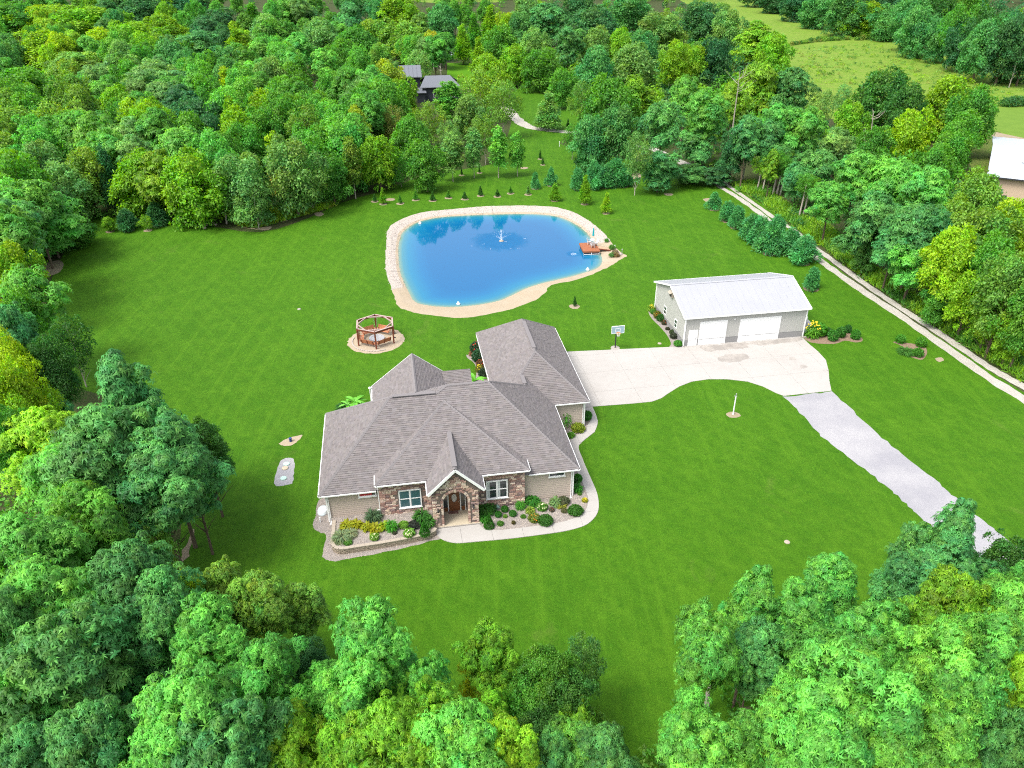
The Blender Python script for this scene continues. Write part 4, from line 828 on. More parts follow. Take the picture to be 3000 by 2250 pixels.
def ridge_vent(a, b_, t0, t1, w_=.2, h=.06):
    a, b_ = Vector(a), Vector(b_); MB().bar(a.lerp(b_, t0) + Vector((0, 0, .06)), a.lerp(b_, t1) + Vector((0, 0, .06)), w_ * 2, h).build('ridge_vent', M_CAP, roofo)
ridge_vent(GPk, BPk, .08, .92); ridge_vent(pA, pB, .05, .95); ridge_vent(Lp, Kp, .05, .98); ridge_vent(J2, J, .1, .8)
# low roof behind the main ridge
shedv = [(12.7, 16.6, 4.75), (14.2, 16.6, 4.75), (14.2, 13.6, 3.4), (11.6, 13.6, 3.4), (11.2, 16.6, 4.75)]
MB().add([shedv[0], shedv[1], shedv[2], shedv[3], shedv[4]], [(0, 4, 3, 2, 1)]).build('porch_roof', M_CAP, house)
mb = MB(); shingle_face(mb, [shedv[3], shedv[2], shedv[1], shedv[4]], rs=rs); mb.build('shingles', M_SHING, roofo, kind='stuff')
# gutters and fascia along the eaves
def gutter(a, b_, name='gutter'):
    a, b_ = Vector(a), Vector(b_); mb = MB(); mb.bar(a + Vector((0, 0, -.09)), b_ + Vector((0, 0, -.09)), .08, .11); mb.build(name, M_WHITE, house)
def off(p, du=0, dv=0, dz=0): return (p[0] + du, p[1] + dv, p[2] + dz)
for a, b_ in ((off(A, 0, -.06), (4.2, -.14, ZE)), ((17.36, -.14, ZE), off(B, 0, -.06)), (off(bL, 0, -.06), (8.45, -.64, 4.05)), ((13.22, -.64, 4.05), off(bR, 0, -.06)), (off(bL, -.06), off(bLb, -.06)), (off(bR, .06), off(bRb, .06)), (off(A, -.06), off(C, -.06)), (off(B, .06), off(Vv, .06, -.05)),
            (off(Vv, .1, -.06), off(GFr, 0, -.06)), (off(GFr, .06), off(GRr, .06)), (off(GLl, -.06), off(X0, -.06)), (off(GLl, 0, .06), off(GRr, 0, .06)), (off(pL, -.06), off(pLb, -.06, -.35)), (off(pR, .06), off(pRb, .06, -.35)), (off(wA, -.06), (3.94, 12.9, 3.2))): gutter(a, b_)
for a, b_ in ((pL, pA), (pR, pA)):   # gable rake boards
    a, b_ = Vector(a), Vector(b_); MB().bar(a + Vector((0, -.045, -.12)), b_ + Vector((0, -.045, -.12)), .07, .22, up=(0, -1, 0) if False else (0, 0, 1)).build('rake_board', M_WHITE, house)
for a, b_ in ((wA, wP), (wR, wP)):
    a, b_ = Vector(a), Vector(b_); MB().bar(a + Vector((0, .05, -.1)), b_ + Vector((0, .05, -.1)), .06, .2).build('rake_board', M_WHITE, house)
MB().box(-.5, 21.9, .0, .3, ZE - .17, ZE - .15).build('soffit', M_WHITE, house)
MB().box(4.25, 8.5, -.55, -.16, 3.87, 3.89).box(13.2, 17.3, -.55, -.16, 3.87, 3.89).build('soffit', M_WHITE, house)
MB().box(22., 25.45, 10.7, 11.04, ZE - .17, ZE - .15).build('soffit', M_WHITE, house)
# walls
wl = MB()
wl.box(0, 21.4, .3, 12.5, 0, 3.03).box(16.6, 25.1, 11.05, 27.2, 0, 3.03).box(4.5, 12.2, 12.5, 17.1, 0, 3.03)
wallo = wl.build('wall', M_SIDING, house)
ST = MB().box(4.45, 17.0, -.15, .25, 0, 3.86).build('stone_wall', M_MORTAR, house)
def board_mesh(L_):
    return MB().add([(0, 0, 0), (L_, 0, 0), (L_, -.026, 0), (0, -.026, 0), (0, 0, .205), (L_, 0, .205), (L_, -.006, .205), (0, -.006, .205)], [(0, 3, 2, 1), (4, 5, 6, 7), (3, 7, 6, 2), (0, 1, 5, 4), (0, 4, 7, 3), (1, 2, 6, 5)]).mesh('siding_board', M_SIDING)
def siding(u0, v0, L_, z0, z1, rz=0, skip=None):
    me = board_mesh(L_); z = z0
    while z < z1 - .05:
        if z + .2 > z1: break
        link('siding_board', me, wallo, (u0, v0, z), rz); z += .2
siding(.02, .3, 4.4, .1, 3.05); siding(17.02, .3, 4.36, .1, 3.05); siding(22., 11.05, 3.08, .1, 3.05)
siding(0, 12.5, 12.2, .1, 3.05, -math.pi / 2); siding(21.4, .3, 10.7, .1, 3.05, math.pi / 2); siding(25.1, 11.05, 16., .1, 3.05, math.pi / 2); siding(16.6, 27.2, 13., .1, 3.05, -math.pi / 2)
for u_, v_ in ((-.02, .27), (21.42, .27), (25.12, 11.02), (-.02, 12.53)): MB().box(u_ - .07, u_ + .07, v_ - .07, v_ + .07, .05, 3.03).build('corner_trim', M_WHITE, house)
def downspout(u_, v_, ztop, zb=.1):
    MB().bar((u_, v_ - .28, ztop), (u_, v_, ztop - .3), .09, .07).bar((u_, v_, ztop - .3), (u_, v_, zb), .09, .07).bar((u_, v_, zb), (u_ - .05, v_ - .35, zb - .05), .09, .07).build('downspout', M_WHITE, house)
downspout(.13, .2, 3.05); downspout(21.25, .2, 3.05); downspout(24.95, 10.95, 3.05); downspout(4.36, -.02, 3.9, .6)
# windows
def window(u0, u1, z0, z1, v_, twin=True, inner=None, name='window'):
    o = link(name, None, house, (u0, v_, z0)); W_, H_ = u1 - u0, z1 - z0
    fr_ = MB(); t = .1
    fr_.box(0, W_, -.09, .03, 0, t).box(0, W_, -.09, .03, H_ - t, H_).box(0, t, -.089, .029, t, H_ - t).box(W_ - t, W_, -.089, .029, t, H_ - t)
    if twin: fr_.box(W_ / 2 - .07, W_ / 2 + .07, -.088, .028, t, H_ - t)
    fr_.build('frame', M_WHITE, o)
    MB().box(-.05, W_ + .05, -.15, -.09, -.05, .03).build('sill', M_WHITE, o)
    cols_ = [(t, W_ / 2 - .07), (W_ / 2 + .07, W_ - t)] if twin else [(t, W_ - t)]
    for a, b_ in cols_:
        if twin: MB().box(a, b_, -.07, .0, H_ / 2 - .035, H_ / 2 + .035).build('sash_rail', M_WHITE, o)
        for c_, d_ in ([(t, H_ / 2 - .035), (H_ / 2 + .035, H_ - t)] if twin else [(t, H_ - t)]):
            MB().box(a, b_, -.035, -.03, c_, d_).build('pane', inner[0] if inner else M_GLASS, o)
            if inner and inner[1]: MB().box(a, a + (b_ - a) * inner[2], -.04, -.036, c_, d_).build('curtain', inner[1], o)
    return o
M_GLT = mat('teal_glass', (.05, .115, .13), .12, .7); M_GLD = mat('window_glass', (.03, .04, .045), .06, .8)
window(6.05, 7.97, 1.08, 2.98, -.15, True, (M_GLT, M_TEALC, .12)); window(13.58, 15.47, 1.03, 2.97, -.15, True, (M_GLD, M_CURT, .28))
window(2.67, 4.2, 2.4, 2.86, .28, False, (M_GLD, M_RED, .8)); window(19.2, 20.67, 2.38, 2.86, .28, False, (M_GLD, None))
# porch
def arch_pts(uc, r, zs, z0, n_=14): return [(uc - r, z0)] + [(uc - r * math.cos(math.pi * i / n_), zs + r * math.sin(math.pi * i / n_)) for i in range(n_ + 1)] + [(uc + r, z0)]
UC, AR, ZS, PF = 10.755, 1.035, 2.62, .15
outer = [(8.8, 0), (8.8, 3.75), (10.755, 5.75), (12.71, 3.75), (12.71, 0)]
ap = arch_pts(UC, AR, ZS, 0)
poly2 = outer + ap[::-1]
def wall_slab(poly, v0, v1, m, parent, name):
    mb = MB().prism(poly, v0, v1); mb.v = [(p[0], -p[2], p[1]) for p in mb.v]; return mb.build(name, m, parent)
porch = link('porch', None, house)
wall_slab(poly2, 1.62, 2.0, M_MORTAR, porch, 'arch_wall')
for a_, b_ in ((8.8, 9.15), (12.36, 12.71)): MB().box(a_, b_, -1.62, -.16, 0, 3.75).build('side_wall', M_MORTAR, porch)
MB().box(8.62, 12.88, -2.12, .0, 0, PF).build('floor', M_CREAM, porch)
MB().box(8.6, 12.9, -2.2, -2.12, 0, PF - .02).build('step_edge', M_CONCD, porch)
MB().box(9.15, 12.36, -1.62, -.16, 3.72, 3.76).build('ceiling', M_WHITE, porch)
MB().box(10.18, 11.05, -.62, -.18 - .0, PF + .002, PF + .022).build('door_mat', M_MAT, None, label='red brown patterned doormat on the cream porch floor', cat='doormat').matrix_world = Matrix.Translation((HO[0], HO[1], 0)) @ Matrix.Rotation(TH, 4, 'Z')
door = link('front_door', None, house)
zd = PF; dh = 2.15
MB().box(10.3, 11.22, -.2, -.155, zd, zd + dh).build('door_leaf', M_WOOD, door)
for a, b_, c_, d_ in ((10.4, 10.7, .12, .75), (10.82, 11.12, .12, .75)): MB().box(a, b_, -.215, -.2, zd + c_, zd + d_).build('door_panel', M_WOOD, door)
ov = MB(); ov.add([(10.76 + .24 * math.cos(t), -.206, zd + 1.42 + .46 * math.sin(t)) for t in np.linspace(0, 2 * math.pi, 21)[:-1]], [tuple(range(20))]); ov.build('oval_pane', mat('leaded_glass', (.42, .42, .40), .2, .6), door)
ov = MB(); ov.tube([(10.76 + .25 * math.cos(t), -.21, zd + 1.42 + .47 * math.sin(t)) for t in np.linspace(0, 2 * math.pi, 21)], .025, 5); ov.build('oval_frame', M_WOOD, door)
MB().tube([(11.13, -.2, zd + 1.0), (11.13, -.27, zd + 1.0)], .03, 8).build('handle', M_STEEL, door)
MB().box(10.18, 10.27, -.24, -.155, zd, zd + dh).box(11.25, 11.34, -.24, -.155, zd, zd + dh).box(9.75, 9.83, -.24, -.155, zd, zd + dh).box(11.68, 11.76, -.24, -.155, zd, zd + dh).box(9.75, 11.76, -.241, -.156, zd + dh + .0, zd + dh + .1).build('door_frame', M_WHITE, door)
for a, b_ in ((9.85, 10.16), (11.36, 11.66)):
    MB().box(a, b_, -.2, -.16, zd + .45, zd + dh).build('sidelight', M_GLASS, door); MB().box(a, b_, -.21, -.16, zd, zd + .44).build('sidelight_panel', M_WOOD, door)
MB().box(9.75, 11.76, -.2, -.16, zd + dh + .1, zd + dh + .75).build('transom', M_GLASS, door)
for u_ in (9.25, 12.25):
    o = link('wall_lamp', None, house, (u_, -2.03, 1.95)); MB().box(-.06, .06, -.04, 0, -.1, .15).bar((0, -.02, .1), (0, -.16, .16), .03, .03).build('bracket', M_DARK, o)
    MB().lathe([(.05, -.2), (.09, .02), (.11, .04), (.02, .14)], 8, (0, -.16, 0)).build('lantern', M_DARK, o)
MB().box(4.05, 4.3, .12, .27, .55, .85).build('meter_box', M_WHITE, house)
# stones: unit blocks of a few shapes in seven tones
stone_me = []
for si, sm in enumerate(M_STONES):
    for k in range(3):
        rr = random.Random(si * 7 + k); b = MB(); j = lambda a: rr.uniform(-a, a)
        o8 = [(-.5, 0, -.5), (.5, 0, -.5), (.5, 0, .5), (-.5, 0, .5)]; i8 = [(x * .88 + j(.03), -1 + j(.25), z * .8 + j(.05)) for x, _, z in o8]; m8 = [(x, -.55, z) for x, _, z in o8]
        b.add(o8 + m8 + i8, [(0, 1, 5, 4), (1, 2, 6, 5), (2, 3, 7, 6), (3, 0, 4, 7), (4, 5, 9, 8), (5, 6, 10, 9), (6, 7, 11, 10), (7, 4, 8, 11), (8, 9, 11), (9, 10, 11)]); stone_me.append(b.mesh('stone', sm))
STONES = []
def courses(u0, u1, z0, z1, v_, ok, seed):
    rr = random.Random(seed); z = z0
    while z < z1 - .06:
        h = min(rr.choice([.14, .17, .2, .24]), z1 - z); u_ = u0
        while u_ < u1 - .05:
            wd = min(rr.uniform(.22, .58), u1 - u_)
            if u1 - u_ - wd < .15: wd = u1 - u_
            if h > .19 and rr.random() < .35:
                pcs = [(u_, z, wd, h / 2), (u_, z + h / 2, wd, h / 2)]
            else: pcs = [(u_, z, wd, h)]
            for (a, c_, w_, h_) in pcs:
                if ok(a, a + w_, c_, c_ + h_): STONES.append((a + w_ / 2, v_, c_ + h_ / 2, w_ - .018, h_ - .016, rr.uniform(.035, .065)))
            u_ += wd
        z += h
def arch_in(u_, z): return abs(u_ - UC) < AR + .2 and z < ZS or math.hypot(u_ - UC, z - ZS) < AR + .24
def ok_porch(a, b_, c_, d_):
    for u_ in (a, b_, (a + b_) / 2):
        for z in (c_, d_):
            if arch_in(u_, z): return False
            if z > 3.75 + (1.955 - abs(u_ - UC)) / 1.955 * 2.0 - .05: return False
    return True
courses(8.8, 12.71, .02, 5.7, -2.0, ok_porch, 1)
def ok_win(a, b_, c_, d_):
    return not any(b_ > x0 - .02 and a < x1 + .02 and d_ > z0 - .04 and c_ < z1 + .02 for x0, x1, z0, z1 in ((6.05, 7.97, 1.08, 2.98), (13.58, 15.47, 1.03, 2.97)))
courses(4.45, 8.8, .45, 3.84, -.15, ok_win, 2); courses(12.71, 17.0, .1, 3.84, -.15, ok_win, 3)
STONES.sort(key=lambda s: -(s[3] * s[4]))
rr = random.Random(8)
# voussoirs and pier edge stones round the arch
nv = 15
for i in range(nv):
    a = math.pi * (i + .5) / nv; w_ = math.pi * (AR + .11) / nv
    big = 1.35 if i == nv // 2 else 1
    o = link('stone', rr.choice(stone_me), porch, (UC - (AR + .11) * math.cos(a), -2.0, ZS + (AR + .11) * math.sin(a)), scale=(w_ - .015, .07, .22 * big)); o.rotation_euler = (0, a - math.pi / 2, 0)
for s_ in (-1, 1):
    z = .15
    while z < ZS - .02:
        h = min(rr.choice([.15, .2, .24]), ZS - z); link('stone', rr.choice(stone_me), porch, (UC + s_ * (AR + .1), -2.0, z + h / 2), scale=(.19, .055, h - .015)); z += h
nind = 300 - 60
for u_, v_, z, w_, h, d_ in STONES[:nind]: link('stone', rr.choice(stone_me), porch if v_ < -1 else ST, (u_, v_, z), scale=(w_, d_, h))
rest = MB()
for u_, v_, z, w_, h, d_ in STONES[nind:]:
    me = rr.choice(stone_me); mi = M_STONES.index(me.materials[0])
    rest.add([(u_ + p.co.x * w_, v_ + p.co.y * d_, z + p.co.z * h) for p in me.vertices], [tuple(p.vertices) for p in me.polygons], mi)
rest.build('stones', M_STONES, house, kind='stuff')
# chimney pipe and vents on the rear
MB().tube([(3.75, 17.0, 0), (3.75, 17.0, 3.25)], .07, 8).lathe([(.16, 0), (.16, .08), (.02, .14)], 10, (3.75, 17.0, 3.25)).build('corner_post', M_WHITE, house)
MB().tube([(1.9, 12.3, 5.0), (1.9, 12.3, 5.6)], .06, 8).build('vent_pipe', M_WHITE, house) if False else None

# retaining wall of blocks
rw_ = thing('retaining_wall', 'low curved retaining wall of tan blocks before the left flower bed', 'wall')
wt = np.array(wall_top); seg = np.r_[0, np.cumsum(np.linalg.norm(np.diff(wt, axis=0), axis=1))]; TL = seg[-1]
blk = [MB().add([(-.5, -.5, -.5), (.5, -.5, -.5), (.5, .5, -.5), (-.5, .5, -.5), (-.5, -.5, .5), (.5, -.5, .5), (.5, .5, .5), (-.5, .5, .5), (0, -.5 - a, -.4), (0, -.5 - a, .4)], [(4, 5, 6, 7), (0, 8, 9, 4), (8, 1, 5, 9), (1, 2, 6, 5), (3, 0, 4, 7), (2, 3, 7, 6)]).mesh('block', M_BLOCK) for a in (.12, .2, .05)]
capm = MB().box(-.5, .5, -.5, .5, -.5, .5).mesh('cap_stone', M_CAPST)
rr = random.Random(6)
for row in range(4):
    s_ = (row % 2) * .17; z = .0 + row * .13
    while s_ < TL - .1:
        x, y = np.interp(s_, seg, wt[:, 0]), np.interp(s_, seg, wt[:, 1]); x2, y2 = np.interp(min(s_ + .3, TL), seg, wt[:, 0]), np.interp(min(s_ + .3, TL), seg, wt[:, 1])
        link('block', rr.choice(blk), rw_, ((x + x2) / 2, (y + y2) / 2, z + .065), math.atan2(y2 - y, x2 - x), scale=(.33, .22, .122)); s_ += .34
s_ = 0
while s_ < TL - .1:
    x, y = np.interp(s_, seg, wt[:, 0]), np.interp(s_, seg, wt[:, 1]); x2, y2 = np.interp(min(s_ + .4, TL), seg, wt[:, 0]), np.interp(min(s_ + .4, TL), seg, wt[:, 1])
    link('cap_stone', capm, rw_, ((x + x2) / 2, (y + y2) / 2, WT + .02), math.atan2(y2 - y, x2 - x), scale=(.41, .3, .07)); s_ += .42

# ------------------------------------------------------------------ pole barn
barn = thing('pole_barn', 'pale grey metal barn with white roof and two white garage doors', 'barn', (BO[0], BO[1], 0), TH)
BW, BD, BE, BRZ = 15.6, 10.8, 4.1, 5.9
bw = MB(); ribs = lambda n_, a, b_: [a + (b_ - a) * (i + .5) / n_ for i in range(n_)]
g5 = [(0, .8), (0, BE), (BD / 2, BRZ - .06), (BD, BE), (BD, .8)]
bw.add([(0, y, z) for y, z in g5], [(4, 3, 2, 1, 0)]).add([(BW, y, z) for y, z in g5], [(0, 1, 2, 3, 4)])
bw.add([(0, 0, .8), (BW, 0, .8), (BW, 0, BE), (0, 0, BE)], [(0, 1, 2, 3)]).add([(0, BD, .8), (BW, BD, .8), (BW, BD, BE), (0, BD, BE)], [(3, 2, 1, 0)])
bw.build('wall', M_BARNW, barn)
wr = MB()
for x in ribs(52, 0, BW): wr.box(x - .012, x + .012, -.014, 0.002, .82, BE - .02); wr.box(x - .012, x + .012, BD - .002, BD + .014, .82, BE - .02)
for y in ribs(36, 0, BD):
    zt = BE + (1 - abs(y - BD / 2) / (BD / 2)) * (BRZ - BE) - .08; wr.box(-.014, .002, y - .012, y + .012, .82, zt); wr.box(BW - .002, BW + .014, y - .012, y + .012, .82, zt)
wr.build('wall_ribs', M_BARNW, barn, kind='stuff')
MB().box(-.02, BW + .02, -.02, BD + .02, 0, .8).build('wainscot', M_BARNB, barn)
MB().box(-.035, BW + .035, -.035, BD + .035, .79, .83).build('wainscot_trim', M_BARNB, barn)
for x, y in ((0, 0), (BW, 0), (0, BD), (BW, BD)): MB().box(x - .07, x + .07, y - .07, y + .07, 0, BE).build('corner_trim', M_WHITE, barn)
u0, u1, v0, v1 = -.32, BW + .3, -.36, BD + .36; sl_ = (BRZ - BE) / (BD / 2); ze_ = BE - .36 * sl_
for nm, ya, za, yb, zb_ in (('front_roof', v0, ze_, BD / 2, BRZ), ('rear_roof', v1, ze_, BD / 2, BRZ)):
    mb = MB().add([(u0, ya, za), (u1, ya, za), (u1, yb, zb_), (u0, yb, zb_), (u0, ya, za - .06), (u1, ya, za - .06), (u1, yb, zb_ - .06), (u0, yb, zb_ - .06)], [(0, 1, 2, 3), (7, 6, 5, 4), (0, 4, 5, 1), (1, 5, 6, 2), (3, 7, 4, 0)])
    r = mb.build(nm, M_METALR, barn)
    rb2 = MB()
    for x in ribs(18, u0, u1): rb2.bar((x, ya, za + .008), (x, yb, zb_ + .008), .05, .024)
    rb2.build('roof_ribs', M_METALR, r, kind='stuff')
    for x in (u0 - .02, u1 + .02): MB().bar((x, ya, za - .06), (x, yb, zb_ - .06), .06, .2).build('rake_trim', M_WHITE, barn)
    MB().box(u0, u1, ya - .05 if ya < 0 else ya - .01, ya + .01 if ya < 0 else ya + .05, za - .16, za + .0).build('gutter', M_WHITE, barn)
MB().add([(u0, BD / 2 - .22, BRZ - .03), (u1, BD / 2 - .22, BRZ - .03), (u1, BD / 2, BRZ + .06), (u0, BD / 2, BRZ + .06), (u0, BD / 2 + .22, BRZ - .03), (u1, BD / 2 + .22, BRZ - .03)], [(0, 1, 2, 3), (3, 2, 5, 4)]).build('ridge_cap', M_METALR, barn)
def gdoor(a, b_, h, nsec=4):
    o = link('garage_door', None, barn, (a, 0, 0)); W_ = b_ - a
    MB().box(-.14, 0, -.05, .02, 0, h + .12).box(W_, W_ + .14, -.05, .02, 0, h + .12).box(0, W_, -.049, .02, h, h + .12).build('frame', M_WHITE, o)
    for i in range(nsec):
        z0 = .02 + i * (h - .02) / nsec; z1 = z0 + (h - .02) / nsec - .015; s = MB().box(.0, W_, -.028, .01, z0, z1); n_ = int(W_ / .6)
        for j in range(n_): s.box((j + .12) * W_ / n_, (j + .88) * W_ / n_, -.036, -.028, z0 + .14, z1 - .14)
        s.build('door_section', M_WHITE, o)
    MB().box(0, W_, -.027, .0, 0, .02).build('bottom_seal', M_DARK, o)
gdoor(2.0, 5.2, 3.05); gdoor(7.13, 12.16, 3.0)
pd = link('side_door', None, barn, (.62, 0, 0)); MB().box(-.07, 0, -.04, .02, 0, 2.13).box(1.02, 1.09, -.04, .02, 0, 2.13).box(0, 1.02, -.039, .02, 2.06, 2.13).build('frame', M_WHITE, pd)
MB().box(0, 1.02, -.03, 0, .02, 2.06).build('door_leaf', M_WHITE, pd); MB().lathe([(.03, 0), (.045, .03), (.03, .07)], 8, (.9, -.05, .95)).lathe([(.03, 0), (.04, .03), (.03, .06)], 8, (.9, -.05, 1.15)).build('handle', M_DARK, pd)
MB().lathe([(.09, -.05), (.10, .06), (.03, .1)], 10, (6.2, -.08, 3.2)).build('wall_lamp', M_WHITE, barn)
for y0, y1 in ((2.55, 3.42), (6.5, 7.4)):
    o = link('window', None, barn, (0, y0, 1.12)); W_, H_ = y1 - y0, 1.1
    MB().box(-.06, .02, 0, .07, 0, H_).box(-.06, .02, W_ - .07, W_, 0, H_).box(-.059, .02, .07, W_ - .07, 0, .07).box(-.059, .02, .07, W_ - .07, H_ - .07, H_).box(-.055, .02, .07, W_ - .07, H_ / 2 - .03, H_ / 2 + .03).build('frame', M_WHITE, o)
    for a, b_ in ((.07, H_ / 2 - .03), (H_ / 2 + .03, H_ - .07)): MB().box(-.03, -.02, .07, W_ - .07, a, b_).build('pane', M_GLASS, o)
o = link('wall_fan', None, barn, (0, 5.02, 4.78)); MB().box(-.3, 0, -.42, .42, -.32, .32).build('housing', M_CAPST, o)
MB().box(-.32, -.3, -.37, .37, -.28, .26).build('louver', M_DARK, o); MB().add([(-.3, -.44, .33), (-.55, -.44, .2), (-.55, .44, .2), (-.3, .44, .33), (0, -.44, .36), (0, .44, .36)], [(0, 1, 2, 3), (4, 0, 3, 5)]).build('hood', M_CAPST, o)
MB().box(.02, .1, -.25, .0, .0, .15).box(15.2, 15.9, -.5, -.3, 0, .14).build('downspout_block', M_CONCD, barn)
# propane tank
tp = BO + E1 * 17.3 + E2 * 4.2
tk = thing('propane_tank', 'white horizontal propane tank behind the right end of the barn', 'tank', (tp[0], tp[1], 0), TH + math.pi / 2)
prof = [(0.02, -1.45), (.3, -1.38), (.48, -1.2), (.52, -1.0), (.52, 1.0), (.48, 1.2), (.3, 1.38), (.02, 1.45)]
mb = MB().lathe(prof, 18); mb.v = [(p[2], p[0], p[1] + .85) for p in mb.v]; mb.build('shell', M_TANK, tk, smooth=True)
for x in (-.8, .8): MB().box(x - .1, x + .1, -.3, .3, 0, .4).build('foot', M_CONCD, tk)
MB().lathe([(.16, 0), (.16, .14), (.1, .2)], 12, (0, 0, 1.36)).build('valve_dome', M_TANK, tk)
sheet('tank_pad', smoothpoly([tuple(BO + E1 * a + E2 * b_) for a, b_ in ((15.8, 1.0), (17.6, 1.5), (18.6, 3.5), (18.3, 6.0), (16.5, 6.2), (15.8, 5))], 4), .006, M_GRAV)

# ------------------------------------------------------------------ basketball hoop, lamp post
p = G('3', 497, 662); bh = thing('basketball_hoop', 'basketball hoop with pale blue backboard on a black pole beside the concrete', 'basketball hoop', (p[0], p[1], 0), TH)
MB().lathe([(.55, 0), (.55, .04), (.1, .05)], 14).build('base_pad', M_CONCD, bh)
MB().bar((0, 0, 0), (0, 0, 2.35), .12, .12).build('pole', M_DARK, bh)
MB().bar((0, 0, 2.2), (0, -.55, 2.9), .08, .08).bar((0, 0, 2.0), (0, -.55, 2.55), .06, .06).build('arm', M_DARK, bh)
MB().box(-.76, .76, -.63, -.59, 2.32, 3.25).build('backboard', M_BOARD, bh)
fm = MB()
for a in ((-.79, .79, 2.29, 2.33), (-.79, .79, 3.24, 3.28), (-.79, -.75, 2.32, 3.25), (.75, .79, 2.32, 3.25)): fm.box(a[0], a[1], -.645, -.575, a[2], a[3])
for a in ((-.3, .3, 2.48, 2.53), (-.3, .3, 2.93, 2.98), (-.3, -.25, 2.53, 2.93), (.25, .3, 2.53, 2.93)): fm.box(a[0], a[1], -.637, -.631, a[2], a[3])
fm.build('board_frame', M_WHITE, bh)
MB().tube([(.23 * math.cos(t), -.9 + .23 * math.sin(t), 2.45) for t in np.linspace(0, 2 * math.pi, 19)], .022, 6).bar((0, -.62, 2.42), (0, -.7, 2.44), .12, .05).build('rim', M_ORANGE, bh)
nt_ = MB()
for i in range(12):
    a, b_ = 2 * math.pi * i / 12, 2 * math.pi * (i + .7) / 12; nt_.bar((.23 * math.cos(a), -.9 + .23 * math.sin(a), 2.44), (.12 * math.cos(b_), -.9 + .12 * math.sin(b_), 2.05), .012, .012)
    nt_.bar((.23 * math.cos(b_), -.9 + .23 * math.sin(b_), 2.44), (.12 * math.cos(a), -.9 + .12 * math.sin(a), 2.05), .012, .012)
nt_.build('net', M_WHITE, bh)
p = G('3', 1346, 1140); lp = thing('lamp_post', 'thin white post standing alone on the front lawn inside the drive curve', 'post', (p[0], p[1], 0), TH)
MB().tube([(0, 0, 0), (0, 0, 2.25)], [.075, .06], 10).lathe([(.1, 0), (.1, .12), (.07, .2)], 10).build('pole', M_WHITE, lp)
MB().bar((-.14, 0, 2.2), (.14, 0, 2.2), .04, .04).lathe([(.05, 0), (.07, .08), (.05, .28), (.02, .32)], 8, (0, 0, 2.25)).lathe([(.03, 0), (.05, .05), (.03, .16)], 8, (-.14, 0, 2.2)).build('fixture', M_STEEL, lp)
sheet('mulch_ring', rough([(p[0] + .75 * math.cos(a), p[1] - .1 + .6 * math.sin(a)) for a in np.linspace(0, 6.28, 20)[:-1]], .05, 3, .3), .006, M_DIRT)

# ------------------------------------------------------------------ fire pit with swings
gz = thing('swing_pergola', 'dark red hexagonal timber swing frame round the fire pit', 'pergola', (FC[0], FC[1], 0), 0)
hx = [(HR * math.cos(HA + math.pi / 3 * i), HR * math.sin(HA + math.pi / 3 * i)) for i in range(6)]
for i, (x, y) in enumerate(hx):
    MB().bar((x, y, 0), (x, y, 2.1), .16, .16).build('post', M_REDWOOD, gz)
    x2, y2 = hx[(i + 1) % 6]; d_ = Vector((x2 - x, y2 - y, 0)).normalized() * .06
    MB().bar((x - d_.x, y - d_.y, 2.22), (x2 + d_.x, y2 + d_.y, 2.22), .15, .24).build('beam', M_REDWOOD, gz)
    MB().bar((x - d_.x, y - d_.y, 2.36), (x2 + d_.x, y2 + d_.y, 2.36), .18, .035).build('cap_board', M_REDTOP, gz)
    m1 = ((hx[i][0] + x2) / 2, (hx[i][1] + y2) / 2); x3, y3 = hx[(i + 2) % 6]; m2 = ((x2 + x3) / 2, (y2 + y3) / 2)
    MB().bar((m1[0], m1[1], 2.30), (m2[0], m2[1], 2.30), .10, .14).build('brace', M_REDTOP, gz)
def swing(i, lab):
    x, y = hx[i]; x2, y2 = hx[(i + 1) % 6]; c = ((x + x2) / 2 * .93, (y + y2) / 2 * .93); a = math.atan2(y2 - y, x2 - x)
    o = thing('porch_swing', lab, 'swing bench', (FC[0] + c[0], FC[1] + c[1], 0), a, 'swing benches hung round the fire pit'); Lh = 1.0 * HR * .36
    # local y: positive = towards fire pit
    for j in range(4): MB().box(-Lh, Lh, .02 + j * .12, .12 + j * .12, .42, .45).build('seat_slat', M_BENCH, o)
    for j in range(4): MB().add([(-Lh, -.02 - .05 * j, .5 + j * .14), (Lh, -.02 - .05 * j, .5 + j * .14), (Lh, -.06 - .05 * j, .62 + j * .14), (-Lh, -.06 - .05 * j, .62 + j * .14), (-Lh, -.05 - .05 * j, .49 + j * .14), (Lh, -.05 - .05 * j, .49 + j * .14), (Lh, -.09 - .05 * j, .61 + j * .14), (-Lh, -.09 - .05 * j, .61 + j * .14)], [(0, 3, 2, 1), (4, 5, 6, 7), (3, 7, 6, 2), (0, 1, 5, 4), (0, 4, 7, 3), (1, 2, 6, 5)]).build('back_slat', M_BENCH, o)
    for s_ in (-1, 0, 1): MB().bar((s_ * (Lh - .1), -.3, 1.05), (s_ * (Lh - .1), -.02, .4), .06, .05).bar((s_ * (Lh - .1), -.04, .39), (s_ * (Lh - .1), .5, .39), .06, .06).build('support', M_REDWOOD, o)
    for s_ in (-1, 1): MB().bar((s_ * (Lh - .04), -.1, .68), (s_ * (Lh - .04), .5, .68), .1, .04).bar((s_ * (Lh - .04), .46, .42), (s_ * (Lh - .04), .46, .67), .06, .06).build('armrest', M_BENCH, o)
    for s_ in (-1, 1): MB().tube([(s_ * (Lh - .02), -.15, .9), (s_ * (Lh - .02), .03, 2.12)], .012, 4).tube([(s_ * (Lh - .02), .42, .45), (s_ * (Lh - .02), .05, 2.12)], .012, 4).build('chain', M_STEEL, o)
sides = sorted(range(6), key=lambda i: math.atan2((hx[i][1] + hx[(i + 1) % 6][1]), (hx[i][0] + hx[(i + 1) % 6][0])))
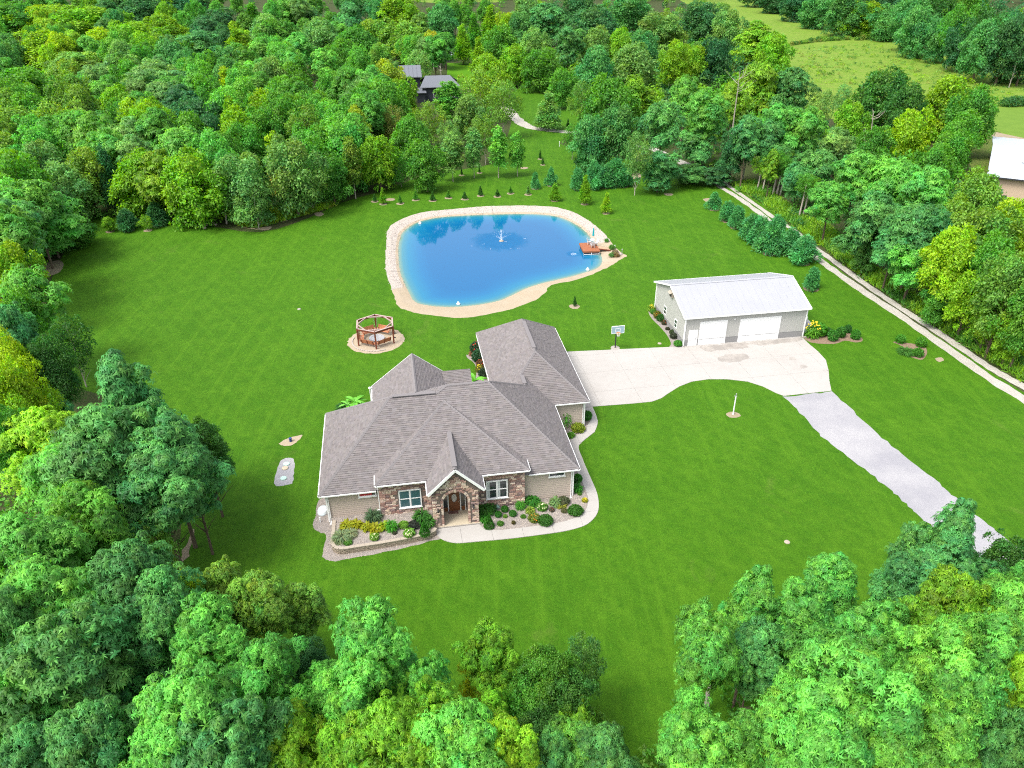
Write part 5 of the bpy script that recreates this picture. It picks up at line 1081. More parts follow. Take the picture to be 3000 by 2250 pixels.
def side_dir(i): return math.degrees(math.atan2(hx[i][1] + hx[(i + 1) % 6][1], hx[i][0] + hx[(i + 1) % 6][0])) % 360
# the right hand side (facing about 0 degrees) is left open as in the photograph
for i in range(6):
    a = side_dir(i)
    nm = None
    if 30 <= a < 90: nm = 'cedar swing bench at the back right of the fire pit'
    elif 90 <= a < 150: nm = 'cedar swing bench at the back left of the fire pit'
    elif 150 <= a < 210: nm = 'cedar swing bench on the left side of the fire pit'
    elif 210 <= a < 270: nm = 'cedar swing bench at the front left, back to the house'
    elif 270 <= a < 330: nm = 'cedar swing bench at the front right, back to the house'
    if nm: swing(i, nm)
fp = thing('fire_pit', 'round stone fire pit with steel ring in the middle of the swings', 'fire pit', (FC[0] + .1, FC[1] - .15, 0))
fs = MB().add([(-.5, -.5, -.5), (.5, -.5, -.5), (.4, .5, -.5), (-.4, .5, -.5), (-.5, -.5, .5), (.5, -.5, .5), (.4, .5, .5), (-.4, .5, .5)], [(0, 3, 2, 1), (4, 5, 6, 7), (0, 1, 5, 4), (1, 2, 6, 5), (2, 3, 7, 6), (3, 0, 4, 7)]).mesh('stone', M_ROCK)
for row in range(2):
    for i in range(14):
        a = 2 * math.pi * (i + .5 * row) / 14; link('stone', fs, fp, (.82 * math.cos(a), .82 * math.sin(a), .1 + .17 * row), a + math.pi / 2, scale=(.36, .26, .165))
MB().lathe([(.66, .02), (.66, .42), (.96, .42), (.96, .385), (.70, .385)], 28).build('steel_ring', M_STEEL, fp); MB().lathe([(.64, .12), (.3, .17), (.02, .16)], 20).build('ash_bed', M_ASH, fp)
p = G('5', 1390, 850); MB().bar((0, 0, .02), (-.15, 0.1, .75), .04, .04).lathe([(.12, 0), (.12, .05), (.03, .08)], 8).build('fire_poker', M_DARK, loc=(p[0], p[1], .006), label='black iron tool standing at the right edge of the fire pit pad', cat='fire tool')
p = G('5', 1380, 970); MB().box(-.13, .13, -.09, .09, 0, .09).build('log_piece', M_DARK, loc=(p[0], p[1], .006), label='small dark log lying right of the swing frame post', cat='log')
edg = MB()
for i in range(22):
    a = math.radians(165 + i * 6.2); edg.bar((padc[0] + (PR - .55) * math.cos(a), padc[1] + (PR - .55) * math.sin(a), .05), (padc[0] + (PR - .55) * math.cos(a + .095), padc[1] + (PR - .55) * math.sin(a + .095), .05), .14, .1)
edg.build('pad_edging', mat('edging_stone', (.36, .32, .28), .9, .2), label='curved grey edging stones along the front of the fire pit pad', cat='edging')

# ------------------------------------------------------------------ dock, fountain, pond things
DZ = .32
dc = [G('6', x, y, DZ) for x, y in [(862, 612), (1275, 596), (1335, 803), (932, 820)]]
dorg = dc[3]; ex = (dc[2] - dc[3]); DL = float(np.linalg.norm(ex)); da_ = math.atan2(ex[1], ex[0]); ex = ex / DL; ey = np.array([-ex[1], ex[0]]); DWd = float((dc[0] - dc[3]) @ ey)
dock = thing('dock', 'square floating dock of orange brown planks at the right shore', 'dock', (dorg[0], dorg[1], 0), da_)
npk = 22
for i in range(npk): MB().box(0, DL, i * DWd / npk, (i + .93) * DWd / npk, DZ - .05, DZ).build('plank', M_DECK, dock)
MB().box(-.03, DL + .03, -.05, -.01, DZ - .24, DZ + .005).box(-.03, DL + .03, DWd + .01, DWd + .05, DZ - .24, DZ + .005).box(-.05, -.01, -.02, DWd + .02, DZ - .24, DZ + .004).box(DL + .01, DL + .05, -.02, DWd + .02, DZ - .24, DZ + .004).build('rim_board', M_DECK, dock)
for a in (.08, DL - 1.25): MB().box(a, a + 1.15, .02, DWd - .1, WZ - .15, DZ - .25).build('float', M_FLOAT, dock); MB().box(a - .04, a, -.03, .02, WZ, DZ - .2).box(a + 1.15, a + 1.2, -.03, .02, WZ, DZ - .2).box(a, a + 1.15, -.03, .02, WZ + .1, WZ + .16).build('float_frame', M_WHITE, dock)
r0_ = np.array([DL, DWd * .30]); gw = G('6', 1605, 778, .12) - dorg; gw = np.array([gw @ ex, gw @ ey])
MBg = MB(); rampo = thing('gangway', 'brown plank gangway from the pebble bank to the dock', 'gangway', (dorg[0], dorg[1], 0), da_)
for i in range(14):
    a = r0_ + (gw - r0_) * (i / 14); b_ = r0_ + (gw - r0_) * ((i + .9) / 14); zz = DZ - .02 - (DZ - .1) * i / 14
    MB().add([(a[0], a[1] - .12, zz), (b_[0], b_[1] - .12, zz - .01), (b_[0], b_[1] + 1.05, zz - .01), (a[0], a[1] + 1.05, zz), (a[0], a[1] - .12, zz - .05), (b_[0], b_[1] - .12, zz - .06), (b_[0], b_[1] + 1.05, zz - .06), (a[0], a[1] + 1.05, zz - .05)], [(0, 1, 2, 3), (4, 7, 6, 5), (0, 4, 5, 1), (1, 5, 6, 2), (2, 6, 7, 3), (3, 7, 4, 0)]).build('plank', M_REDTOP if False else mat('gangway_plank', (.40, .26, .17), .8, .2) if i == 0 else bpy.data.materials['gangway_plank'], rampo)
MB().bar((r0_[0], r0_[1] - .14, DZ - .08), (gw[0], gw[1] - .14, .06), .06, .16).build('side_rail', M_REDWOOD, rampo)
def onDock(a, b_): return dorg + ex * a * DL + ey * b_ * DWd
def patio_chair(a, b_, rz, lab):
    p = onDock(a, b_); o = thing('patio_chair', lab, 'chair', (p[0], p[1], DZ), rz, 'patio chairs on the dock')
    MB().box(-.3, .3, -.3, .3, .36, .42).build('seat', M_WEAVE, o)
    MB().add([(-.3, .28, .4), (.3, .28, .4), (.3, .46, 1.0), (-.3, .46, 1.0), (-.3, .33, .4), (.3, .33, .4), (.3, .51, 1.0), (-.3, .51, 1.0)], [(0, 1, 2, 3), (7, 6, 5, 4), (2, 6, 7, 3), (0, 4, 5, 1), (0, 3, 7, 4), (1, 5, 6, 2)]).build('backrest', M_PATIO, o)
    for s_ in (-1, 1):
        MB().bar((s_ * .32, -.28, .6), (s_ * .32, .36, .64), .07, .035).build('armrest', M_PATIO, o)
        MB().bar((s_ * .3, -.27, 0), (s_ * .3, -.27, .6), .04, .04).build('leg', M_PATIO, o); MB().bar((s_ * .3, .3, 0), (s_ * .3, .3, .6), .04, .04).build('leg', M_PATIO, o)
patio_chair(.66, .42, math.radians(195), 'white patio chair nearest the front of the dock'); patio_chair(.60, .80, math.radians(80), 'white patio chair left of the table on the dock'); patio_chair(.90, .62, math.radians(-70), 'white patio chair beside the gangway end of the dock')
p = onDock(.78, .85); o = thing('patio_table', 'small white round table under the closed teal umbrella', 'table', (p[0], p[1], DZ)); MB().lathe([(.42, .68), (.42, .72), (.02, .725)], 18).build('tabletop', M_PATIO, o)
for i in range(3): a = 2.1 * i; MB().bar((.3 * math.cos(a), .3 * math.sin(a), 0), (.1 * math.cos(a), .1 * math.sin(a), .68), .035, .035).build('leg', M_PATIO, o)
p = onDock(.84, .93); o = thing('patio_umbrella', 'closed teal patio umbrella standing on the dock', 'umbrella', (p[0], p[1], DZ)); MB().tube([(0, 0, 0), (0, 0, 2.5)], .025, 8).build('pole', M_PATIO, o)
MB().lathe([(.16, 1.25), (.19, 1.35), (.15, 1.6), (.13, 2.0), (.08, 2.45), (.02, 2.62)], 10).build('canopy', M_TEAL, o); MB().lathe([(.25, 0), (.25, .06), (.05, .1)], 12).build('base', M_DARK, o)
fo = thing('pond_fountain', 'floating fountain spraying white jets in the middle of the pond', 'fountain', (FTN[0], FTN[1], WZ))
MB().lathe([(.32, -.05), (.40, .02), (.34, .12), (.12, .18)], 16).build('float', M_CAPST, fo)
sp_ = MB(); rr = random.Random(2)
def drops(a, hmax, rmax, n_, size):
    for i in range(n_):
        t = rr.random() ** 1.3; x = rmax * t; z = .15 + hmax * t * (1.7 - .75 * t); j = .02 + .12 * t * t
        c = Vector((x * math.cos(a) + rr.uniform(-j, j), x * math.sin(a) + rr.uniform(-j, j), max(.02, z + rr.uniform(-j, j)))); s_ = size * rr.uniform(.5, 1.2)
        sp_.add([c + Vector(v) * s_ for v in ((1, 0, 0), (-1, 0, 0), (0, 1, 0), (0, -1, 0), (0, 0, 1.6), (0, 0, -1.6))], [(0, 2, 4), (2, 1, 4), (1, 3, 4), (3, 0, 4), (2, 0, 5), (1, 2, 5), (3, 1, 5), (0, 3, 5)])
for i in range(10): drops(2 * math.pi * i / 10, 1.1, 1.5, 46, .013)
for i in range(150): t = rr.random(); c = Vector((rr.gauss(0, .05 + .06 * t), rr.gauss(0, .05 + .06 * t), .15 + 1.8 * t)); sp_.add([c + Vector(v) * .02 for v in ((1, 0, 0), (-1, 0, 0), (0, 1, 0), (0, -1, 0), (0, 0, 2), (0, 0, -2))], [(0, 2, 4), (2, 1, 4), (1, 3, 4), (3, 0, 4), (2, 0, 5), (1, 2, 5), (3, 1, 5), (0, 3, 5)])
sp_.build('spray', M_SPRAY, fo, kind='stuff')
foam = MB()
for cx, cy, n_, r_ in [(AER[0], AER[1], 60, .5)] + [(*G('4', x, y, WZ), 5, .22) for x, y in ((838, 445), (1262, 383), (1150, 464), (1215, 462), (990, 468), (930, 430), (1110, 410))]:
    for i in range(n_):
        x, y = cx + rr.gauss(0, r_ * .5), cy + rr.gauss(0, r_ * .5); s_ = rr.uniform(.015, .04); foam.lathe([(s_, 0), (s_ * .7, s_ * .4), (.002, s_ * .5)], 6, (x, y, WZ + .002))
foam.build('foam', M_SPRAY, kind='stuff')
for k_, x, y, lab in (('4', 416, 264, 'white float lying on the water at the back left of the pond'), ('4', 727, 918, 'white knobbed round float at the front edge of the pond'), ('4', 1774, 640, 'white knobbed round float at the right shore below the dock')):
    p = G(k_, x, y, WZ); o = thing('pond_float', lab, 'float', (p[0], p[1], WZ), .4)
    MB().lathe([(.12, -.05), (.25, .02), (.27, .12), (.18, .22), (.03, .25)], 12).build('body', M_WHITE, o)
    MB().lathe([(.09, .2), (.12, .3), (.11, .38), (.02, .43)], 10).build('cap', M_WHITE, o)
p = G('6', 1887, 895); MB().lathe([(.12, 0), (.12, .06), (.05, .08), (.05, .75), (.09, .8), (.02, .95)], 10).build('shore_pump', M_STEEL, loc=(p[0], p[1], .0), label='thin grey pump post at the tip of the pebble bank', cat='post')
p = G('6', 1700, 735); MB().box(-.13, .13, -.1, .1, 0, .45).build('utility_box', M_WHITE, loc=(p[0], p[1], 0), label='small white utility box on the grass by the gangway', cat='box')
# pebbles along the bank, in the beds, and stones by the pump
peb = MB()
def pebble(x, y, z, s_):
    t = rr.choice([.72, .85, 1, 1.1, 1.2]) * rr.uniform(.9, 1.1); a = rr.uniform(0, 3.1); ca, sa = math.cos(a), math.sin(a); q = [(1, 0), (.2, .8), (-.9, .5), (-.8, -.6), (.3, -.8)]
    vs_ = [(x + (ca * u_ - sa * v_ * .75) * s_, y + (sa * u_ + ca * v_ * .75) * s_, z - .01) for u_, v_ in q] + [(x + (ca * u_ - sa * v_ * .75) * s_ * .55, y + (sa * u_ + ca * v_ * .75) * s_ * .55, z + s_ * .5) for u_, v_ in q]
    peb.add(vs_, [(i, (i + 1) % 5, 5 + (i + 1) % 5, 5 + i) for i in range(5)] + [(5, 6, 7, 8, 9)], 0, (t, t * .97, t * .93))
for k in range(6000):
    i = rr.randrange(NB); f = rr.random(); r = rw[i] + (rb[i] - rw[i]) * f
    p = WC + dirs[i] * r + np.array([rr.uniform(-.3, .3), rr.uniform(-.3, .3)])
    if mid_is_sand(p): continue
    pebble(p[0], p[1], np.interp(f, [0, .2, .65, 1], [WZ + .01, -.24, -.06, 0]) + .0, rr.uniform(.03, .085))
for pg, z, n_ in ((BEDL, WT - .06, 2200), (BEDR, .012, 3200), (STRIP, .006, 900)):
    xs = [q[0] for q in pg]; ys = [q[1] for q in pg]; c_ = 0
    while c_ < n_:
        q = (rr.uniform(min(xs), max(xs)), rr.uniform(min(ys), max(ys)))
        if inside(q, pg): pebble(q[0], q[1], z, rr.uniform(.03, .075)); c_ += 1
peb.build('pebbles', M_PEB, kind='stuff')

# ------------------------------------------------------------------ small planting
def blob_mesh(seed, n, ln, wd, shape='ball', R=1., H=1., up=.5):
    g_ = np.random.default_rng(seed)
    d = nrm(g_.normal(0, 1, (n, 3)) + np.array([0, 0, up])); s = g_.uniform(.8, 1.03, (n, 1))
    if shape == 'cone':
        t = 1 - np.sqrt(g_.uniform(0, 1, n)); a = g_.uniform(0, 6.28, n); r = R * (1 - t) ** .8 * g_.uniform(.85, 1.04, n); P = np.c_[r * np.cos(a), r * np.sin(a), t * H]; d = nrm(np.c_[np.cos(a), np.sin(a), np.full(n, .5)])
        Lx = nrm(d * .6 + np.array([0, 0, .5]) + g_.normal(0, .4, P.shape)); N = nrm(d + g_.normal(0, .3, P.shape))
    elif shape == 'ball':
        P = d * s * np.array([R, R, H * .5]) + np.array([0, 0, H * .45]); P[:, 2] = np.maximum(P[:, 2], .02); Lx = nrm(g_.normal(0, .8, P.shape) + d * .6); N = nrm(d + g_.normal(0, .4, P.shape))
    elif shape == 'fan':     # leaves arching from the ground outward
        a = g_.uniform(0, 6.28, n); r = R * .55 * np.sqrt(g_.uniform(0, 1, n)); P = np.c_[r * np.cos(a), r * np.sin(a), g_.uniform(.05, .75, n) * H * (1 - .5 * r / R)]
        Lx = nrm(np.c_[np.cos(a), np.sin(a), g_.uniform(-.1, .9, n)]); N = nrm(np.c_[-np.cos(a) * .4, -np.sin(a) * .4, np.ones(n)] + g_.normal(0, .2, P.shape))
    m_ = len(P); tn = np.clip(g_.normal(1, .17, m_), .5, 1.6); h = g_.normal(0, .06, m_)
    return leaves_mesh('foliage', P, Lx, N, ln * g_.uniform(.7, 1.3, m_), wd * g_.uniform(.7, 1.3, m_), np.c_[tn * (1 + h * 1.5), tn, tn * (1 - h)], droop=.4 if shape == 'fan' else .2)
PL = {'ball': blob_mesh(1, 1500, .10, .07, 'ball', .5, .8), 'loose': blob_mesh(2, 700, .2, .1, 'ball', .5, 1., .3), 'cone': blob_mesh(3, 1800, .10, .06, 'cone', .45, 1.5), 'hosta': blob_mesh(4, 110, .38, .2, 'fan', .6, .5), 'grassy': blob_mesh(5, 420, .5, .05, 'fan', .4, .5), 'fern': blob_mesh(6, 260, .4, .1, 'fan', .6, .9)}
def flowers(seed, n, R, H, s_, m):
    rr2 = random.Random(seed); b = MB()
    for i in range(n):
        a, r = rr2.uniform(0, 6.28), R * math.sqrt(rr2.random()); z = H * (1 - .45 * (r / R) ** 2) * rr2.uniform(.85, 1.08); x, y = r * math.cos(a), r * math.sin(a); q = s_ * rr2.uniform(.7, 1.2)
        b.lathe([(q * .5, -q * .4), (q, 0), (q * .7, q * .5), (.004, q * .7)], 6, (x, y, z))
    return b.mesh('blossoms', m)
FL = {'white': flowers(1, 38, .5, .78, .085, M_FW), 'orange': flowers(2, 60, .5, .75, .05, M_FO), 'red': flowers(3, 22, .4, .6, .04, M_FR), 'yellow': flowers(4, 30, .5, .9, .06, M_FY), 'rust': flowers(5, 30, .5, .8, .05, M_FR)}
def plant(pos, z, kind_, col, R, H, label, name='shrub', cat='shrub', fl=None, group=None):
    R *= .86; H *= .9; col = tuple(c * 1.45 for c in col)
    o = thing(name, label, cat, (pos[0], pos[1], z), rg.uniform(0, 6), group)
    bx = {'ball': (.5, .8), 'loose': (.5, 1.), 'cone': (.45, 1.5), 'hosta': (.6, .5), 'grassy': (.4, .5), 'fern': (.6, .9)}[kind_]
    link('foliage', PL[kind_], o, scale=(R / bx[0], R / bx[0], H / bx[1]), color=tuple(c * rg.uniform(.92, 1.08) for c in col))
    if fl: link('blossoms', FL[fl], o, scale=(R / .5, R / .5, H / .8))
    else: pass
    return o
C_BOX, C_YEL, C_DK, C_MID, C_LT, C_PUR = (.036, .150, .018), (.190, .215, .012), (.032, .105, .018), (.06, .17, .02), (.11, .25, .03), (.05, .055, .03)
zL, zR_ = WT - .06, .012
P1 = lambda x, y, z=0.: G('1', x, y, z)
for x, y, k_, col, R, H, lab, nm, fl in [
    (340, 850, 'hosta', C_YEL, .75, .6, 'yellow hosta farthest left in the raised bed', 'hosta', None), (405, 840, 'hosta', C_YEL, .6, .55, 'yellow hosta second from the left in the raised bed', 'hosta', None),
    (480, 858, 'hosta', C_YEL, .6, .55, 'yellow hosta in the middle of the raised bed', 'hosta', None), (545, 868, 'hosta', C_YEL, .7, .6, 'broad yellow hosta right of the middle in the raised bed', 'hosta', None), (605, 855, 'hosta', (.16, .24, .012), .6, .6, 'green edged yellow hosta beside the tall leafy plant', 'hosta', None),
    (525, 790, 'grassy', (.06, .10, .05), .55, .9, 'dark spiky grass clump against the left siding', 'grass_clump', None), (660, 868, 'fern', (.05, .2, .02), .55, 1.4, 'tall bright leafy plant in the raised bed', 'leafy_plant', None),
    (745, 842, 'ball', C_LT, .5, .5, 'low bright green mound in the raised bed', 'shrub', None), (820, 845, 'loose', (.035, .045, .03), .5, .6, 'dark purple green shrub under the left window corner', 'shrub', None),
    (875, 800, 'fern', C_DK, .85, 1.3, 'large dark fern like shrub left of the porch', 'shrub', None), (930, 830, 'fern', C_DK, .6, .9, 'dark leafy shrub beside the left porch pillar', 'shrub', None),
    (895, 898, 'cone', C_BOX, .52, 1.5, 'dwarf cone spruce in the raised bed left of the porch', 'dwarf_spruce', None), (535, 930, 'loose', C_LT, .4, .55, 'left white hydrangea in the raised bed', 'hydrangea', 'white'), (785, 905, 'loose', C_LT, .5, .65, 'right white hydrangea in the raised bed', 'hydrangea', 'white'),
    (300, 930, 'grassy', (.14, .17, .09), .6, .6, 'grey green grass clump at the corner of the raised bed', 'grass_clump', None), (345, 965, 'loose', C_MID, .35, .3, 'low creeping plant at the raised bed corner', 'creeping_plant', None), (360, 905, 'grassy', (.16, .18, .10), .45, .5, 'pale grass clump before the yellow hostas', 'grass_clump', None), (680, 893, 'loose', C_PUR, .2, .25, 'tiny dark seedling in the raised bed gravel', 'seedling', None)]:
    plant(P1(x, y, zL), zL, k_, col, R, H, lab, nm, 'plant', fl)
for x, y, k_, col, R, H, lab, nm, fl in [
    (1330, 745, 'fern', C_DK, .8, 1.1, 'large dark leafy shrub right of the porch', 'shrub', None), (1358, 845, 'cone', C_BOX, .52, 1.45, 'dwarf cone spruce right of the porch', 'dwarf_spruce', None), (1375, 725, 'fern', (.03, .09, .02), .6, .8, 'dark fern by the right stone wall', 'shrub', None), (1318, 800, 'fern', C_BOX, .5, .7, 'dark shrub behind the right cone spruce', 'shrub', None),
    (1425, 768, 'ball', C_BOX, .36, .55, 'clipped round boxwood nearest the porch', 'boxwood', None), (1472, 730, 'ball', C_BOX, .38, .55, 'clipped round boxwood close to the right stone wall', 'boxwood', None), (1530, 762, 'ball', C_BOX, .38, .55, 'clipped round boxwood before the right window', 'boxwood', None),
    (1585, 710, 'fern', (.05, .18, .02), .5, .9, 'bright upright leafy shrub by the stone corner', 'shrub', None), (1670, 675, 'fern', C_BOX, .75, .9, 'dark spreading yew against the right siding', 'shrub', None), (1740, 715, 'loose', C_MID, .5, .6, 'loose flowering shrub with cream heads before the siding', 'shrub', 'white'),
    (1655, 735, 'hosta', (.13, .22, .03), .5, .45, 'pale green hosta in the right gravel bed', 'hosta', None), (1685, 795, 'loose', (.12, .15, .03), .55, .6, 'shrub of orange flowers in the right gravel bed', 'flower_clump', 'orange'), (1765, 818, 'ball', (.032, .11, .014), .72, .8, 'large round shrub beside the orange flowers', 'shrub', None),
    (1980, 745, 'ball', (.032, .11, .014), .75, .75, 'large round shrub near the walk bend', 'shrub', None), (1840, 680, 'hosta', (.10, .20, .06), .7, .6, 'pale variegated hosta by the right siding', 'hosta', None), (1895, 672, 'loose', (.07, .09, .04), .55, .6, 'dull purple green shrub by the right siding', 'shrub', None), (1880, 700, 'hosta', (.18, .23, .03), .5, .4, 'yellow green hosta before the right siding', 'hosta', None),
    (1995, 585, 'fern', C_BOX, .55, .9, 'dark shrub at the right corner of the house', 'shrub', None), (1995, 520, 'ball', C_BOX, .5, .9, 'dark round shrub behind the house corner', 'shrub', None), (2048, 660, 'loose', (.22, .26, .02), .28, .35, 'small yellow green plant beside the walk', 'plant', 'yellow'), (2010, 612, 'loose', C_MID, .2, .25, 'tiny plant at the house corner gravel', 'plant', None),
    (1440, 828, 'loose', C_MID, .3, .35, 'left clump of red flowers in the right bed', 'flower_clump', 'red'), (1535, 822, 'loose', (.1, .08, .03), .18, .35, 'single red flowering plant in the open gravel', 'flower_clump', 'red'), (1475, 775, 'loose', C_LT, .2, .3, 'small pale plant between the boxwoods', 'plant', None), (1605, 775, 'loose', C_MID, .25, .25, 'small low plant in the open gravel', 'plant', None), (1810, 730, 'loose', (.09, .09, .06), .25, .4, 'thin twiggy plant in the right bed', 'plant', 'rust'), (1900, 735, 'loose', (.10, .11, .04), .3, .35, 'brownish low plant beside the round shrub', 'plant', None),
    (1955, 60, 'loose', (.07, .2, .02), .9, 2.2, 'tall leafy bush between house and walk', 'bush', None), (1905, 110, 'fern', (.06, .2, .02), .9, 2.6, 'tallest leafy bush by the garage wall', 'bush', None), (2000, 150, 'loose', (.15, .22, .02), .7, .8, 'yellow green low bush at the walk bend', 'bush', None), (1945, 195, 'fern', C_MID, .5, .6, 'dark low plant under the eave', 'plant', None), (2062, 70, 'ball', C_BOX, .6, 1.1, 'dark round shrub at the garage corner', 'shrub', None)]:
    plant(P1(x, y, zR_), zR_, k_, col, R, H, lab, nm, 'plant', fl)
p = P1(165, 735); MB().lathe([(.62, 0), (.62, .1), (.52, .3), (.3, .42), (.02, .46)], 18, sx=.8).build('window_well_cover', mat('clear_dome', (.60, .68, .72), .15, .6), loc=(p[0], p[1], .01), label='pale domed window well cover at the left end of the house', cat='window well')
p = P1(145, 810); MB().tube([(0, 0, 0), (0, 0, .5)], .06, 8).build('cleanout_pipe', M_WHITE, loc=(p[0], p[1], .01), label='short white pipe in the gravel at the left end of the house', cat='pipe')
p = P1(1418, 722); MB().box(-.2, .2, -.12, .12, .25, .4).bar((0, 0, 0), (0, 0, .6), .05, .05).build('garden_light', mat('green_lamp', (.16, .27, .24), .6, .3), loc=(p[0], p[1], .01), label='small grey green garden fixture beside the boxwoods', cat='garden light')
# planting behind the house
P2 = lambda x, y: G('2', x, y)
def banana(pos, lab, n_=9, s_=1.):
    o = thing('banana_plant', lab, 'plant', (pos[0], pos[1], 0)); rr2 = random.Random(int(pos[0] * 10)); MB().tube([(0, 0, 0), (0, 0, 1.0 * s_)], [.12 * s_, .07 * s_], 7).build('stem', mat('banana_stem', (.16, .2, .05), .8, .2) if 'banana_stem' not in bpy.data.materials else bpy.data.materials['banana_stem'], o)
    ml = bpy.data.materials.get('banana_leaf') or mat('banana_leaf', (.10, .34, .02), .5, .4, noise=[(3, .4, (.07, .25, .015))])
    for i in range(n_):
        a = i * 2.4 + rr2.uniform(-.3, .3); el = rr2.uniform(.35, 1.1); L_ = rr2.uniform(1.5, 2.1) * s_; b = MB(); pts = []
        for j in range(7):
            t = j / 6; r = L_ * t * math.cos(el * (1 - .3 * t)); z = 1.0 * s_ + L_ * (math.sin(el) * t - .62 * t * t); w_ = .26 * s_ * math.sin(math.pi * min(1, t * .93 + .05)) + .01
            c = Vector((r * math.cos(a), r * math.sin(a), z)); sd_ = Vector((-math.sin(a), math.cos(a), 0)) * w_; pts += [c - sd_ + Vector((0, 0, .05)), c - Vector((0, 0, .02)), c + sd_ + Vector((0, 0, .05))]
        b.add(pts, [(j * 3 + k, j * 3 + k + 1, j * 3 + k + 4, j * 3 + k + 3) for j in range(6) for k in range(2)]); b.build('leaf', ml, o)
banana(P2(400, 735), 'bright green banana plant behind the left rear corner of the house', 11, .85); banana(P2(1262, 590), 'bright green banana plant in the nook beside the garage wing', 9, 1.0)
banana(P2(345, 740), 'small banana plant at the outer side of the left rear clump', 7, .6)
plant(P2(310, 745), 0, 'fern', C_DK, .9, 1.0, 'dark leafy shrub under the left banana plants', 'shrub', 'plant')
for x, y, k_, col, R, H, lab, fl in [(1270, 330, 'loose', (.03, .07, .03), .8, 1.6, 'tall dark shrub at the far end of the garage bed', 'rust'), (1285, 385, 'loose', (.025, .07, .03), .8, 1.5, 'dark shrub second along the garage bed', None), (1300, 430, 'loose', (.10, .06, .03), .6, 1.0, 'rust coloured shrub in the garage bed', 'rust'), (1290, 465, 'loose', (.14, .16, .03), .5, .9, 'yellow flowered clump in the garage bed', 'yellow'), (1325, 500, 'loose', (.03, .06, .03), .7, 1.1, 'dark shrub nearest the house in the garage bed', None), (1240, 345, 'grassy', (.2, .1, .05), .35, .6, 'reddish grass tuft at the tip of the garage bed', None)]:
    plant(P2(x, y), .01, k_, col, R, H, lab, 'shrub', 'plant', fl)
sheet('garage_bed', rough(smoothpoly([tuple(P2(x, y)) for x, y in [(1195, 345), (1215, 340), (1250, 300), (1300, 290), (1330, 420), (1370, 560), (1270, 560), (1265, 450), (1245, 395), (1210, 370)]], 3), .05, 3, .4), .006, M_BEDG)
# barn beds
BLB = smoothpoly(GL('3', [(735, 400), (745, 385), (770, 388), (800, 400), (870, 480), (985, 640), (985, 655), (890, 657), (900, 630), (870, 570), (820, 510), (760, 450)]), 3)
sheet('flower_strip', BLB, .006, M_BEDG)
for x, y, k_, col, R, H, lab, fl in [(755, 395, 'grassy', (.12, .2, .02), .4, .9, 'tall yellow green grass at the far tip of the barn strip', 'yellow'), (772, 415, 'ball', C_MID, .5, .7, 'round green shrub at the far end of the barn strip', None), (800, 445, 'loose', (.1, .12, .02), .55, 1.0, 'orange flower clump beside the barn wall', 'orange'), (825, 465, 'loose', C_DK, .6, .9, 'dark shrub below the far barn window', None), (850, 492, 'loose', (.06, .06, .03), .4, .6, 'brown shrub mid way along the barn strip', 'rust'),
                                   (873, 530, 'loose', C_PUR, .3, .35, 'small dark plant under the near barn window', None), (905, 560, 'loose', (.05, .09, .03), .35, .6, 'thin shrub past the near barn window', None), (918, 590, 'loose', (.05, .06, .035), .5, .7, 'dull leafy shrub near the barn front corner', None), (948, 645, 'ball', (.05, .19, .02), .62, .7, 'bright round shrub at the barn front corner', None)]:
    plant(G('3', x, y), .01, k_, col, R, H, lab, 'shrub', 'plant', fl)
BB1 = smoothpoly(GL('8', [(780, 850), (830, 892), (980, 902), (1050, 880), (1120, 892), (1165, 882), (1155, 858), (1110, 862), (1072, 820), (1040, 845), (930, 842), (870, 850)]), 3)
sheet('mulch_bed', BB1, .006, M_MULCH)
BB2 = smoothpoly(GL('8', [(1365, 892), (1385, 885), (1420, 890), (1520, 905), (1570, 920), (1584, 960), (1555, 1003), (1510, 997), (1470, 980), (1480, 950), (1440, 930), (1400, 905)]), 3)
sheet('mulch_bed', BB2, .006, M_MULCH)
for x, y, k_, col, R, H, lab, fl in [(835, 855, 'fern', (.07, .2, .02), 1.0, 2.0, 'tall sunflower clump at the barn front right corner', 'yellow'), (880, 845, 'loose', (.06, .2, .02), .9, 1.7, 'leafy clump right of the sunflowers', None), (930, 835, 'loose', C_DK, .8, .8, 'low dark shrub behind the first mulch bed', None), (968, 878, 'loose', (.04, .15, .02), .62, 1.5, 'front left upright shrub in the first mulch bed', None), (1020, 855, 'loose', (.04, .14, .02), .62, 1.4, 'middle upright shrub in the first mulch bed', None), (1065, 826, 'loose', (.03, .11, .02), .5, 1.1, 'rear upright shrub in the first mulch bed', None), (1115, 868, 'loose', (.04, .15, .02), .6, 1.3, 'right upright shrub in the first mulch bed', None),
                                   (1408, 892, 'loose', (.05, .18, .02), .6, 1.1, 'left shrub in the second mulch bed near the lane', None), (1540, 916, 'loose', (.06, .19, .02), .65, 1.2, 'rear right shrub in the second mulch bed near the lane', None), (1520, 978, 'loose', (.05, .17, .02), .65, 1.0, 'front right shrub in the second mulch bed near the lane', None), (1450, 960, 'grassy', (.05, .13, .02), .8, .5, 'low grassy clump left of the second mulch bed', None)]:
    plant(G('8', x, y), .01, k_, col, R, H, lab, 'shrub', 'plant', fl)
